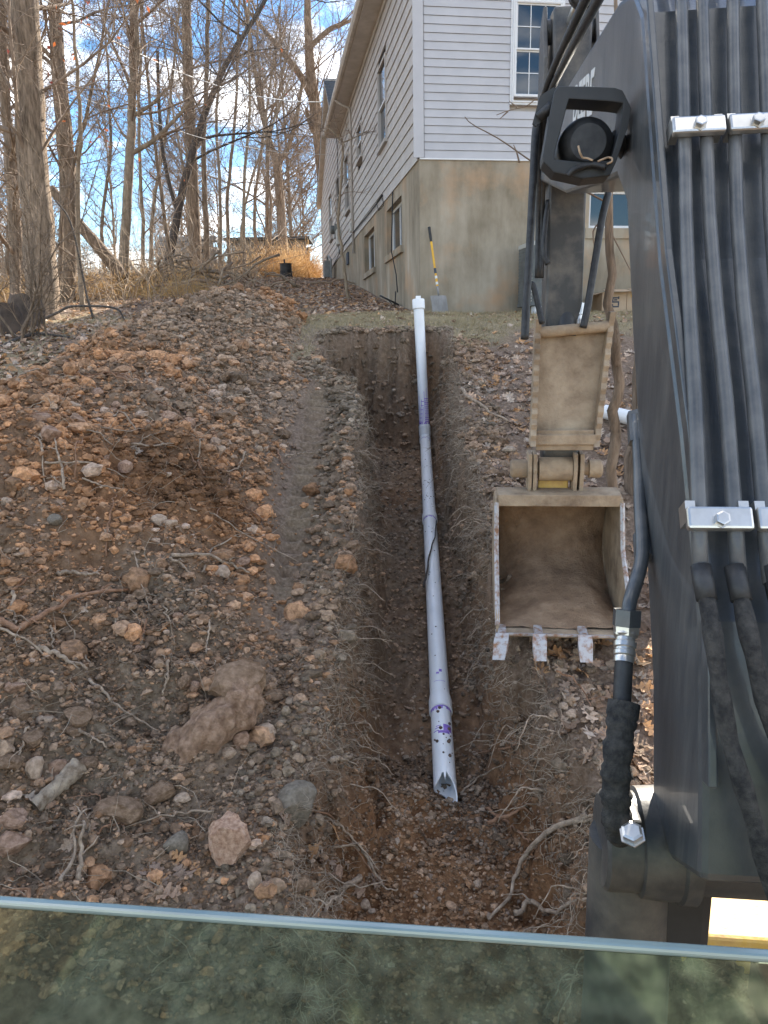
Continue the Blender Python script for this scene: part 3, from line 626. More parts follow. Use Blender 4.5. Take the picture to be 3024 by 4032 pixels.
# ------------------------------------------------------------------ the excavator
EA=math.radians(6.7)
es_=np.array([math.cos(EA),-math.sin(EA),0]); ef_=np.array([math.sin(EA),math.cos(EA),0])
def loc(q): return np.array([q@es_,q@ef_,q[2]])
def ef(px,py,f): return loc(plane(px,py,ef_*f,ef_))
def es(px,py,s): return loc(plane(px,py,es_*s,es_))
def ed(px,py,d): return loc(at(px,py,d))
ex=empty('excavator',(0,0,0),-EA,'compact excavator with black boom and stick, muddy bucket resting beside the trench','excavator')
S0,S1=.33,.60; SC=.465
bp=[(.97,1.24),(1.0,1.38),(1.06,1.60),(1.22,1.85),(1.43,2.13),(1.58,2.40),(1.70,2.62),(1.80,2.70),(1.98,2.75),(2.9,2.86),(4.12,3.0),(4.24,2.96),(4.25,2.86),(4.12,2.78),(2.9,2.50),(2.2,2.40),(1.90,2.36),(1.77,2.28),(1.64,2.01),(1.55,1.85),(1.40,1.59),(1.30,1.39),(1.25,1.20),(1.12,1.16)]
boom=MB().prism(bp,0,S0,S1).build('boom',M['paintk'],ex,bevel=.012)
# side plate lips standing proud of the back plate
def offs(pl,d):
    P=np.array(pl); T=np.gradient(P,axis=0); n=np.stack([-T[:,1],T[:,0]],1); n/=np.linalg.norm(n,axis=1,keepdims=True); return P+n*d
back=bp[1:9]
for s in(S0+.008,S1-.008):
    o1=offs(back,.0); o2=offs(back,.03)
    MB().prism([tuple(q) for q in o1]+[tuple(q) for q in o2[::-1]],0,s-.007,s+.007).build('plate_lip',M['paintk'],boom,bevel=.003)
# lettering on the boom side, running along the upper section
cu=bpy.data.curves.new('DEERE','FONT'); cu.body='DEERE'; cu.size=.155; cu.extrude=.0008; cu.space_character=1.02; cu.offset=.004
to=bpy.data.objects.new('letter_tmp',cu); COL.objects.link(to); bpy.context.view_layer.update()
me=bpy.data.meshes.new_from_object(to.evaluated_get(bpy.context.evaluated_depsgraph_get())); bpy.data.objects.remove(to); me.name='lettering'
me.materials.clear(); me.materials.append(M['letter'])
lt=bpy.data.objects.new('lettering',me); COL.objects.link(lt); lt.parent=boom
an=.185
# text x runs back toward the cab (so that it reads from this side), text up = z
lt.matrix_local=Matrix(((0,0,-1,S0-.0012),(-math.cos(an),-math.sin(an)*-1*-1,0,2.76),(-math.sin(an),math.cos(an),0,2.69),(0,0,0,1)))
# hydraulic tubes on the back plate, clamps and bolts
def backpt(z,o=.02):
    zs=[q[1] for q in bp[:11]]; fs=[q[0] for q in bp[:11]]; return np.interp(z,zs,fs)-o
tubes=[]
for k,s in enumerate((.372,.418,.468,.514)):
    zz=np.array([1.66,1.75,1.9,2.05,2.2,2.35,2.5,2.62,2.68,2.72,2.74]); ff=np.array([backpt(z,.045) for z in zz]); ff[-3:]=[1.72,1.84,2.0]; zz[-3:]=[2.70,2.755,2.785]
    wob=.006*np.sin(np.linspace(0,4,len(zz))+k*1.7)-.068*(2.36-zz)
    MB().tube(np.stack([s+wob,ff,zz],1),.0115,12).build('hydraulic_tube',M['tubem'],ex,smooth=True)
for (py_,z) in((470,2.36),(2035,1.745)):
    f=backpt(z,.055); sl=math.atan2(backpt(z+.05)-backpt(z-.05),.1); R=np.array([[1,0,0],[0,math.cos(-sl),-math.sin(-sl)],[0,math.sin(-sl),math.cos(-sl)]])
    for s in(.395-.068*(2.36-z),.491-.068*(2.36-z)):
        cl=MB().box((s,f-.012,z),(.090,.016,.034),R).build('clamp',M['steel'],ex,bevel=.004)
        [MB().box((s+dd_,f+.012,z),(.014,.034,.032),R).build('clamp_leg',M['steel'],cl) for dd_ in(-.037,.037)]
        q=np.array([s,f-.02,z]); MB().lathe([(0,.0125),(.002,.0125),(.0021,.0105),(.012,.0105),(.0125,.008)],q,(0,-math.cos(sl),math.sin(sl)),6).build('bolt',M['steel'],cl)
# hoses running down from the tube ends
for k,(s,s2,fz) in enumerate(((.327,.385,.05),(.373,.46,.07),(.423,.53,.06),(.469,.59,.04))):
    pts=[(s,backpt(1.68,.045),1.68),(s+.004,backpt(1.6,.06),1.6),((s+s2)/2-.01,backpt(1.5,.06),1.48),(s2,backpt(1.4,.05+fz*.2),1.36),(s2+.03,backpt(1.3,.07),1.24),(s2+.09,backpt(1.2,.14),1.14),(s2+.16,backpt(1.15,.2),1.06)]
    P=np.array(pts); tt=np.linspace(0,len(P)-1,26); P=np.stack([np.interp(tt,range(len(P)),P[:,i]) for i in range(3)],1)
    for _ in range(3): P[1:-1]=(P[:-2]+P[1:-1]*2+P[2:])/4
    rr=.0125+.0014*np.sin(np.arange(26)*1.9+k)
    MB().tube(P,rr,12).build('hydraulic_hose',M['sleeve'],ex,smooth=True)
    MB().tube(P[:3],.0145,12).build('hose_fitting',M['hose'],ex,smooth=True)
cab=[ed(2770,1200,1.42),ed(2790,1500,1.40),ed(2780,1850,1.33),ed(2690,2030,1.24),ed(2700,2180,1.2),ed(2800,2330,1.17),ed(3030,2560,1.1)]
P=np.array(cab); tt=np.linspace(0,len(P)-1,30); P=np.stack([np.interp(tt,range(len(P)),P[:,i]) for i in range(3)],1)
for _ in range(4): P[1:-1]=(P[:-2]+P[1:-1]*2+P[2:])/4
MB().tube(P,.0045,8).build('wire',M['tubem'],ex,smooth=True)
# pressure line down the near side of the boom
def sm(P,n=24,it=3):
    P=np.array(P); tt=np.linspace(0,len(P)-1,n); P=np.stack([np.interp(tt,range(len(P)),P[:,i]) for i in range(3)],1)
    for _ in range(it): P[1:-1]=(P[:-2]+P[1:-1]*2+P[2:])/4
    return P
D=1.30
top=[ed(2505,1640,1.52),ed(2518,1800,1.48),ed(2520,2000,1.42),ed(2533,2180,1.36),ed(2515,2260,1.34),ed(2478,2370,D),ed(2472,2430,D)]
pl=MB().tube(sm(top),.0125,12).build('pressure_line',M['paintk'],ex,smooth=True)
MB().tube([ed(2503,1630,1.53),ed(2511,1745,1.50)],.019,6).build('fitting_nut',M['paintk'],pl)
MB().tube([ed(2528,2110,1.40),ed(2534,2195,1.37)],.017,12).build('fitting_sleeve',M['tubem'],pl,smooth=True,angle=40)
MB().tube([ed(2470,2400,D),ed(2466,2465,D)],.0245,6).build('hex_nut',M['paintk'],pl)
MB().tube([ed(2466,2465,D),ed(2465,2495,D)],.0225,6).build('hex_nut',M['steel'],pl)
a=ed(2465,2490,D); c=ed(2456,2610,D-.02); d=c-a; L=np.linalg.norm(d)
MB().lathe([(0,.020),(.12*L,.021),(.2*L,.0165),(.3*L,.0165),(.34*L,.0195),(.5*L,.0195),(.54*L,.017),(.6*L,.017),(.64*L,.0185),(.76*L,.0185),(.8*L,.0165),(.86*L,.0175),(L,.0172)],a,d,16).build('ferrule',M['steel'],pl,smooth=True,angle=30)
MB().tube(sm([ed(2457,2600,D-.02),ed(2452,2700,D-.03),ed(2448,2800,D-.04),ed(2435,2900,D-.05)]),.0155,12).build('hose_end',M['hose'],pl,smooth=True)
P=sm([ed(2458,2765,D-.04),ed(2446,2850,D-.05),ed(2428,3000,D-.06),ed(2425,3120,D-.06),ed(2430,3240,D-.06),ed(2445,3310,D-.05)],40,1)
rr=.024+.0022*np.sin(np.arange(40)*1.1)+.0015*np.sin(np.arange(40)*2.7); rr[:6]=.027; rr[-8:]*=np.linspace(1,.8,8)
MB().tube(P,rr,16,cap=False).build('hose_sleeve',M['sleeve'],pl,smooth=True)
# boom foot: pivot drum, bolt, post below
c=ed(2470,3410,1.27); c[1]+=.09
fb=MB().lathe([(0,.078),(.006,.086),(.06,.086),(.063,.094),(.10,.097),(.125,.097),(.13,.102),(.155,.102),(.16,.085),(.36,.085)],(c[0]-.03,c[1]+.0,c[2]-.015),(1,0,0),32).build('pivot_boss',M['paintm'],ex,smooth=True,angle=30)
MB().lathe([(0,.021),(.003,.021),(.0031,.0175),(.014,.0175),(.016,.013)],ed(2490,3290,1.20),(-.2,-.45,1),6).build('pin_bolt',M['steel'],fb)
MB().box((c[0]-.005,c[1]-.055,c[2]+.072),(.055,.06,.02)).build('keeper_plate',M['paintm'],fb,bevel=.006)
MB().tube([(c[0]+.03,c[1]+.02,c[2]-.02),(c[0]+.035,c[1]+.02,c[2]-.3),(c[0]+.04,c[1]+.02,.35)],[.075,.078,.085],24).build('swing_post',M['paintm'],ex,smooth=True,angle=40)
MB().box((c[0]+.12,c[1]+.05,c[2]-.12),(.10,.16,.22)).build('swing_casting',M['plastic'],ex,bevel=.02)
MB().box((.40,1.12,.42),(.5,.4,.16)).build('swing_bracket',M['plastic'],ex,bevel=.02)
MB().prism([(.72,1.2),(.98,1.2),(.98,.3),(.86,.3),(.80,.6),(.66,.95)],1,1.1,1.2).build('cylinder_bracket',M['plastic'],ex,bevel=.01)
# yellow blade and push frame seen below the boom in the sun
bl=MB()
bl.prism([(2.15,.02),(2.18,.12),(2.17,.24),(2.13,.36),(2.10,.40),(2.07,.38),(2.10,.24),(2.11,.12),(2.08,.02)],0,.68,1.7); bl.build('dozer_blade',M['blade'],ex,bevel=.006)
MB().box((1.05,1.90,.44),(.85,.30,.05)).build('blade_deck',M['blade'],ex,bevel=.01)
[MB().box((x_,1.5,.22),(.12,.8,.14)).build('push_arm',M['plastic'],ex,bevel=.01) for x_ in(.86,1.4)]
for x,y in((.93,1.84),(1.06,1.8),(1.12,1.9)): MB().lathe([(0,.028),(.03,.028),(.034,.02)],(x,y,.465),(0,0,1),10).build('deck_stud',M['rust'],ex)
# stick
st=[(4.02,3.52),(4.22,3.56),(4.36,3.44),(4.34,2.9),(4.22,2.0),(4.12,1.42),(4.05,1.28),(3.94,1.28),(3.92,1.42),(3.98,2.0),(4.0,2.7),(3.99,3.1)]
MB().prism(st,0,SC-.09,SC+.09).build('stick',M['paintm'],ex,bevel=.012)
for s in(SC-.125,SC+.125): MB().lathe([(0,.07),(.02,.07),(.022,.045),(.03,.045)],(s-.015,4.15,2.93),(1,0,0),20).build('stick_pin',M['paintm'],ex,smooth=True,angle=35)
MB().prism([(4.0,2.75),(4.3,2.75),(4.34,3.2),(4.3,3.52),(4.12,3.56),(4.0,3.3)],0,SC-.13,SC-.112).build('stick_ear',M['paintm'],ex,bevel=.004)
MB().prism([(4.0,2.75),(4.3,2.75),(4.34,3.2),(4.3,3.52),(4.12,3.56),(4.0,3.3)],0,SC+.112,SC+.13).build('stick_ear',M['paintm'],ex,bevel=.004)
# stick cylinder on top of the boom with rod clevis
a=np.array([SC,2.3,3.05]); c=np.array([SC,3.62,3.42]); e=np.array([SC,4.16,3.46])
MB().tube([a,c],.058,20).build('stick_cylinder',M['paintk'],ex,smooth=True,angle=40)
MB().tube([c,c+(c-a)*.05],.066,20).build('cylinder_gland',M['hose'],ex,smooth=True,angle=40)
MB().tube([c,e],.03,16).build('piston_rod',M['steel'],ex,smooth=True)
MB().lathe([(0,.055),(.24,.055)],(SC-.12,4.16,3.46),(1,0,0),18).build('rod_eye',M['paintm'],ex,smooth=True,angle=40)
# hoses along the upper edge of the boom
for k,(s,o) in enumerate(((S0-.012,.03),(S0-.03,.06))):
    P=sm([(s,1.75,2.72+o),(s,2.0,2.79+o),(s,2.9,2.90+o),(s,3.6,3.0+o*.5),(s+.02,3.95,2.9),(s+.03,4.05,2.6),(s+.03,4.0,2.3)],30)
    MB().tube(P,.014,10).build('hydraulic_hose',M['hose'],ex,smooth=True)
# work light on the near side of the boom: guard frame, lamp, tie wires
LF=1.74
def lp(x,y): q=ef(2000+x/2.37,300+y/2.37,LF); return (q[0],q[2])
outer=[lp(*q) for q in((470,90),(770,95),(1000,105),(1070,130),(1155,300),(1120,480),(1010,800),(950,930),(700,960),(430,900),(330,800),(325,740),(400,300),(430,150))]
inner=[lp(*q) for q in((570,212),(760,222),(960,236),(1074,252),(1068,330),(1045,480),(1000,650),(960,785),(700,800),(440,775),(432,740),(440,690),(500,480),(545,300))]
wl=MB().ringp(outer,inner,1,LF,LF+.075).build('work_light',M['plastic'],ex,bevel=.004)
cq=lp(760,600); R_=lp(1030,600)[0]-cq[0]
MB().lathe([(0,R_*.62),(.012,R_*.85),(.03,R_*.97),(.05,R_),(.085,R_),(.09,R_*1.04),(.10,R_*1.04)],(cq[0],LF+.012,cq[1]),(0,1,0),36).build('lamp_housing',M['hose'],wl,smooth=True,angle=40)
MB().prism([lp(440,60),lp(500,75),lp(440,280),lp(270,430),(lp(240,400)),lp(310,140)],1,LF+.03,LF+.04).build('bracket_plate',M['plastic'],wl)
MB().tube([(lp(300,350)[0],LF+.03,lp(300,350)[1]),(lp(420,250)[0],LF+.02,lp(420,250)[1])],.011,10).build('cable_gland',M['hose'],wl,smooth=True)
MB().tube([(lp(1060,500)[0],LF+.05,lp(1060,500)[1]),(S0+.01,LF+.12,lp(1060,500)[1]-.02)],.016,12).build('mount_stud',M['hose'],wl,smooth=True)
def lw(pts,r,m): MB().tube(sm([np.array([lp(x,y)[0],LF-.012-.006*math.sin(i*2),lp(x,y)[1]]) for i,(x,y) in enumerate(pts)],26,2),r,7).build('tie_wire',m,wl,smooth=True)
lw([(650,665),(660,730),(690,770),(735,775),(780,805)],.0022,M['card']); lw([(830,808),(880,790),(930,765),(965,775),(960,815),(920,828)],.0022,M['card'])
lw([(560,940),(600,890),(700,850),(790,830),(900,870)],.006,M['hose'])
# hoses hanging beside the stick
def hh(pts,d,r,n=28): MB().tube(sm([ed(x,y,d) for x,y in pts],n,3),r,8).build('hydraulic_hose',M['hose'],ex,smooth=True)
hh([(2118,470),(2108,520),(2100,700),(2085,1000),(2075,1150),(2070,1260),(2066,1335)],3.4,.018)
hh([(2062,1335),(2068,1180),(2080,1115),(2100,1120),(2118,1200),(2135,1275)],3.6,.014)
hh([(2160,790),(2150,860),(2142,960),(2143,1010),(2158,1040)],3.7,.014)
hh([(2395,760),(2370,860),(2340,1050),(2310,1230),(2296,1290)],3.7,.018)
# thumb cylinder at the foot of the stick
MB().tube([ed(2232,1080,3.86),ed(2230,1190,3.84),ed(2228,1330,3.80)],[.045,.052,.052],18).build('thumb_cylinder',M['paintm'],ex,smooth=True,angle=40)
b=MB()
for dx in(-30,30): q0=ed(2232+dx,990,3.92); q1=ed(2232+dx,1130,3.86); b.tube([q0,q1],.016,6)
q=ed(2232,975,3.93); b.box(q,(.11,.03,.10)); b.build('cylinder_bracket',M['paintm'],ex,bevel=.004)
MB().tube([ed(2290,1195,3.78),ed(2288,1240,3.78)],.018,6).build('steel_fitting',M['steel'],ex); MB().tube([ed(2286,1240,3.78),ed(2280,1262,3.78)],.012,8).build('steel_fitting',M['steel'],ex); MB().tube([ed(2283,1262,3.78),ed(2280,1300,3.76)],.017,10).build('steel_fitting',M['steel'],ex,smooth=True,angle=40)
# thumb: ribbed plate folded against the stick
tl,tr_,br_,bl_=ed(2112,1290,3.74),ed(2408,1262,3.74),ed(2352,1755,3.70),ed(2092,1755,3.70)
def bil(u,v): return (tl*(1-u)+tr_*u)*(1-v)+(bl_*(1-u)+br_*u)*v
nf=np.array([0,-1,0.])
th=MB(); n_=12; vv=[]
for j in range(n_+1):
    for i_ in range(9): vv.append(bil(i_/8*.9+.05,j/n_)+np.array([0,.035+.012*math.sin(j/n_*3.1),0]))
vv+= [q+np.array([0,.02,0]) for q in vv]; k9=(n_+1)*9
th.add(vv,[(j*9+i_,j*9+i_+1,j*9+i_+10,j*9+i_+9) for j in range(n_) for i_ in range(8)]+[(k9+j*9+i_,k9+j*9+i_+9,k9+j*9+i_+10,k9+j*9+i_+1) for j in range(n_) for i_ in range(8)])
tm=th.build('thumb',M['rust'],ex,smooth=True,fixn=False)
for sd_ in(0,1):
    pr=[]; 
    for j in range(23):
        v=j/22; base=bil(.0 if sd_==0 else 1.,v); tooth=.0 if j%2 else .016
        pr.append((base[1]-.02-tooth,base[2]))
    pr=[(pr[0][0]+.03,pr[0][1]+.045),(pr[0][0]-.005,pr[0][1]+.04)]+pr
    bk=[(q[0]+.10,q[1]) for q in pr[::-1]]
    u_=.02 if sd_==0 else .98; x0=bil(u_,0)[0]; x1=bil(u_,1)[0]
    mb=MB(); mb.prism(pr+bk,0,-.014,.014); v=mb.V[0]; zt=bil(0,0)[2]; zb=bil(0,1)[2]
    v[:,0]+=x0+(x1-x0)*(zt-v[:,2])/(zt-zb); mb.build('side_plate',M['rust'],tm,bevel=.003)
MB().tube([bil(.04,.045)+np.array([0,.0,0]),bil(.96,.045)],.028,14).build('tip_bar',M['rust'],tm,smooth=True,angle=40)
MB().box((bil(.5,1)+bil(.5,.9))/2+np.array([0,.0,0]),(.30,.03,.05)).build('foot_bar',M['rust'],tm,bevel=.004)
MB().box(bil(.5,.94)+np.array([0,.01,-.01]),(.28,.02,.10)).build('foot_plate',M['rust'],tm,bevel=.004)
# bucket linkage
pz=ed(2190,1850,3.86)
MB().lathe([(0,.038),(.012,.048),(.09,.048),(.092,.034),(.40,.034),(.402,.048),(.46,.048),(.47,.038)],(ed(2035,1850,3.84)[0]-.03,3.93,pz[2]),(1,0,0),22).build('bucket_pin',M['rust'],ex,smooth=True,angle=35)
MB().tube([(ed(2125,1850,3.84)[0],3.92,pz[2]),(ed(2255,1850,3.84)[0],3.92,pz[2])],.062,22).build('pin_tube',M['rust'],ex,smooth=True,angle=40)
for px_ in(2088,2108,2265,2290):
    q=ed(px_,1850,3.84); MB().prism([(3.86,pz[2]+.085),(3.99,pz[2]+.09),(4.02,pz[2]-.02),(3.98,pz[2]-.17),(3.88,pz[2]-.17),(3.85,pz[2])],0,q[0]-.010,q[0]+.010).build('link_plate',M['rust'],ex,bevel=.003)
MB().box((ed(2185,1935,3.84)[0],3.95,ed(2185,1925,3.84)[2]),(.155,.03,.085)).build('hanger_plate',M['blade'],ex,bevel=.006)
# bucket
bl0=ed(1950,1962,3.85); br0=ed(2438,1972,3.85); BX0,BX1=bl0[0],ed(2445,1972,3.85)[0]
zt=bl0[2]; lipf,lipz=ed(2200,2495,3.56)[1:]
prof=[(3.82,zt),(3.93,zt+.02),(4.06,zt-.01),(4.19,zt-.10),(4.26,zt-.24),(4.24,zt-.38),(4.14,zt-.50),(3.98,zt-.575),(3.78,zt-.60),(3.60,zt-.585),(lipf,lipz)]
def tk(pl,d): 
    P=np.array(pl); T=np.gradient(P,axis=0); n=np.stack([T[:,1],-T[:,0]],1); n/=np.linalg.norm(n,axis=1,keepdims=True); return P+n*d
pin=sm([(0,a,c) for a,c in prof],34,3)[:,1:]; pou=tk(pin,-.02)
bk=MB().prism([tuple(q) for q in pin]+[tuple(q) for q in pou[::-1]],0,BX0+.012,BX1-.012).build('bucket',M['rust'],ex,smooth=True,angle=35)
side=[tuple(q) for q in pin]
for s in(BX0,BX1-.014):
    pl_=MB().prism(side+[(lipf+.03,lipz+.06),(3.60,lipz+.2),(3.74,zt-.25)],0,s,s+.014).build('side_plate',M['rust'],bk,bevel=.003)
    e1=np.array([s+.007,lipf+.022,lipz+.02]); 
    MB().tube([(s+.007,lipf+.015,lipz+.03),(s+.007,3.595,lipz+.2),(s+.007,3.73,zt-.25),(s+.007,3.80,zt-.02)],.0115,4).build('side_cutter',M['worn'],bk)
MB().box(((BX0+BX1)/2,3.815,zt-.01),(BX1-BX0-.03,.03,.06)).build('top_lip',M['rust'],bk,bevel=.004)
MB().prism([(lipf-.03,lipz-.004),(lipf+.13,lipz-.055),(lipf+.13,lipz-.035),(lipf-.03,lipz+.008)],0,BX0,BX1).build('cutting_edge',M['worn'],bk,bevel=.002)
for k,px_ in enumerate((1978,2122,2297,2440)):
    q=ed(px_,2500,3.54); x=q[0]; sk=(-.02 if k==0 else 0)
    MB().prism([(lipf-.055,lipz+.01),(lipf+.06,lipz+.02),(lipf+.06,lipz-.045),(lipf-.055,lipz-.045)],0,x-.020,x+.020).build('tooth_adapter',M['worn'],bk,bevel=.004)
    t0=np.array([lipf-.05,lipz-.0]); v8=[]
    for (l,w_,h0,h1) in((0,.031,.016,-.04),(.035,.033,.010,-.045),(.09,.028,-.034,-.05)):
        for sx_ in(-1,1): v8+= [(x+sk*l/.09+sx_*w_,t0[0]-l*.93,t0[1]+h0-l*.55),(x+sk*l/.09+sx_*w_,t0[0]-l*.93,t0[1]+h1-l*.38)]
    MB().add(v8,[(0,1,3,2),(0,4,5,1),(2,3,7,6),(0,2,6,4),(1,5,7,3),(4,8,9,5),(6,7,11,10),(4,6,10,8),(5,9,11,7),(8,10,11,9)]).build('bucket_tooth',M['worn'],bk,bevel=.003)
# earth left in the bucket
gx_=np.linspace(BX0+.02,BX1-.02,40); cv=[]; prm=sm([(0,a,c) for a,c in prof],60,3)[:,1:]; prm=prm[12:58]
for j,(a,c) in enumerate(prm):
    for i_,x in enumerate(gx_):
        u=(i_/39-.5)*2; v=j/45; thk=.12*max(0,1-abs(u)**2.5)*math.sin(math.pi*min(1,v*1.02))**.7*(1+.5*float(vn(x*8,v*6,1.,5)))+.010+.014*float(fbm(x*20,v*18,1.,3,8))
        cdir=np.array([3.85-a,(zt-.28)-c]); cdir/=np.linalg.norm(cdir); cv.append((x,a+cdir[0]*thk,c+cdir[1]*thk))
MB().add(cv,[(j*40+i_,j*40+i_+1,j*40+i_+41,j*40+i_+40) for j in range(45) for i_ in range(39)]).build('earth_lining',M['lining'],bk,smooth=True,fixn=False)
# lower cab window and floor
GF=.6; gz0,gz1=1.0,1.453
MB().box((-.02,GF,(gz0+gz1)/2),(1.25,.008,gz1-gz0)).build('lower_windscreen',M['glass'],ex)
MB().box((-.02,GF,gz1+.0045),(1.25,.0105,.008)).build('glass_edge',M['gedge'],ex,bevel=.003)
MB().box((-.1,.12,.93),(1.2,.9,.04)).build('cab_floor',M['matf'],ex,bevel=.01)

# ------------------------------------------------------------------ sewer pipe in the trench
PR=.057
def pp(px,py,d): return at(px,py,d)
J0=pp(1674,1728,8.38); 
p_lo=pp(1738,2846,4.10); dirp=J0-p_lo; dirp/=np.linalg.norm(dirp)
def along(Y): return p_lo+dirp*((Y-p_lo[1])/dirp[1])
for Yk in(3.4,4.5,6,7.5): pass
end=along(3.38)
pipe=empty('sewer_pipe',end,0,'white plastic sewer pipe laid along the trench with an upright capped riser','pipe')
def ptube(name,A,B,r,m,parent=pipe,k=28,cap=True): return MB().tube([np.array(A)-end,np.array(B)-end],r,k,cap).build(name,m,parent,smooth=True,angle=50)
J2=along(6.35); J3=along(3.92)
for A,B in((J3,J2),(J2,J0)): ptube('pipe_length',A,B,PR,M['pvc'])
b=MB(); kx=48; sd0=np.cross(dirp,[0,0,1]); sd0/=np.linalg.norm(sd0); od0=np.cross(sd0,dirp); rj=np.random.RandomState(5); rjn=rj.rand(13); v=[]
for j in range(kx):
    a=j/kx*2*math.pi; long_=.10*max(0,math.sin(a-.5))**2; jg=.030*float(np.interp(j,range(0,49,4),rjn))-long_+.05*math.exp(-((a-.1)%(2*math.pi)-.0)**2/.06)+.045*math.exp(-((a-6.1))**2/.05)
    for r_,o_ in((PR,0),(PR-.006,0)):
        v.append(along(3.27)-end+dirp*(jg)+r_*(math.cos(a)*od0+math.sin(a)*sd0)); v.append(J3-end+r_*(math.cos(a)*od0+math.sin(a)*sd0))
f=[]
for j in range(kx):
    i0=4*j; i1=4*((j+1)%kx); f+=[(i0,i1,i1+1,i0+1),(i0+2,i0+3,i1+3,i1+2),(i0,i0+2,i1+2,i1)]
b.add(v,f).build('pipe_length',M['pvc'],pipe,smooth=True,angle=40)
def bell(c,L,r=.066):
    a=c-dirp*L; return MB().lathe([(0,r-.004),(.003,r),(L*.9,r),(L*1.5,PR+.001)],a-end,dirp,30).build('coupling',M['pvc'],pipe,smooth=True,angle=40)
bell(J3,.10); bell(J2,.10); bell(J0,.10,.064)
riser_b=J0+np.array([0,.03,.02]); riser_t=pp(1648,1200,8.30); up=riser_t-riser_b; Lr=np.linalg.norm(up); up/=Lr
ptube('riser_pipe',riser_b+up*.05,riser_t,PR,M['pvc'])
MB().lathe([(0,.06),(.02,.066),(.12,.066),(.124,.059),(.15,PR)],riser_b-end,up,28).build('elbow_hub',M['pvc'],pipe,smooth=True,angle=40)
cp=MB().lathe([(0,.064),(.005,.069),(.10,.069),(.108,.066),(.112,.05)],riser_t-up*.05-end,up,30).build('cleanout_cap',M['pvc'],pipe,smooth=True,angle=40)
MB().box(riser_t+up*.078-end,(.055,.055,.036)).build('cap_plug',M['pvc'],cp,bevel=.004)
# purple primer: thin patches and drips lying on the plastic
def patch(c,ax,r,cells,name='primer_stain',parent=pipe):
    ax=np.array(ax)/np.linalg.norm(ax); ref=np.array([0,0,1.]) if abs(ax[2])<.8 else np.array([0,-1.,0]); side=np.cross(ax,ref); side/=np.linalg.norm(side); o=np.cross(side,ax)
    b=MB()
    for (a0,a1,l0,l1) in cells:
        n=max(2,int(abs(a1-a0)/.12)+1); v=[]
        for a in np.linspace(a0,a1,n):
            for l in(l0,l1): v.append(c-end+ax*l+(r+.0006)*(math.cos(a)*o+math.sin(a)*side))
        b.add(v,[(2*i_,2*i_+2,2*i_+3,2*i_+1) for i_ in range(n-1)])
    return b.build(name,M['primer'],parent,smooth=True,fixn=False)
pr_=random.Random(3)
def jag(l0,ln,a0=-1.4,a1=1.4,n=16):
    o=[]; w_=(a1-a0)/n
    for k in range(n): o.append((a0+k*w_,a0+(k+1)*w_,l0,l0+ln*(.4+.9*pr_.random())))
    return o
patch(J3-dirp*.10,-dirp,PR,jag(-.002,.028)); patch(J2-dirp*.10,-dirp,PR,jag(-.002,.022)); patch(J0-dirp*.10,-dirp,PR,jag(-.002,.012))
[patch(J3+dirp*.06,dirp,PR,[c_]) for c_ in((.0,.3,.14,.165),(-.3,0,.12,.138),(-.6,.6,.055,.058))]
patch(along(3.62),dirp,PR,[(.1,1.0,.0,.05),(-.4,.7,-.02,.0),(-.7,-.2,.02,.026),(-.6,-.1,.035,.041),(-.9,-.3,.0,.006)])
cells=[]
for k in range(13): cells.append((.15,1.3,.10+k*.021+.004*pr_.random(),.10+k*.021+.007+.005*pr_.random()))
for k in range(7): a=-1.0+k*.28; h=.16+.25*pr_.random()*(1 if k>2 else .6); cells.append((a,a+.09,.06,.10+h))
for k in range(6): cells.append((-1.0+.1*k,-.5+.12*k,.10+.045*k,.108+.045*k))
cells+=jag(.06,.05)
patch(riser_b+up*.06,up,PR,cells)
MB().add(MB().lathe([(0,.0),(.004,.012)],(0,0,0),(0,0,1),6).V[0]*0+.0,[]) if False else None
dm=MB()
for k in range(70):
    Y=pr_.choice([3.45,3.5,3.55,3.6,3.65,5.3,6.0,6.4,6.6,6.7,6.8,7,7.4]) if k<45 else pr_.uniform(3.5,7.8); a=pr_.uniform(-.9,.9); c=along(Y+pr_.uniform(-.06,.06)); side=np.cross(dirp,[0,0,1]); side/=np.linalg.norm(side); o=np.cross(side,dirp)
    q=c-end+PR*(math.cos(a)*o+math.sin(a)*side); v,f=ico(1); rr=pr_.uniform(.002,.007) if Y>3.9 else pr_.uniform(.003,.012)
    dm.add(v*np.array([rr,rr*1.4,rr*.6])+q,f)
dm.build('mud_splash',M['dirt'],pipe)['kind']='stuff'
# spare length of pipe lying on the slope by the trees
a=gp(2378,1650,.06); c=a+np.array([.75,-.55,0]); c[2]=float(H(c[0],c[1]))+.06
sp2=MB().tube([a-a,c-a],PR,26,False); sp2.tube([a-a,c-a],PR-.006,26,False); o=sp2.build('pipe_offcut',M['pvc'],smooth=True,angle=50); o.location=a; tag(o,'short length of white plastic pipe lying on leaves behind the bucket','pipe')

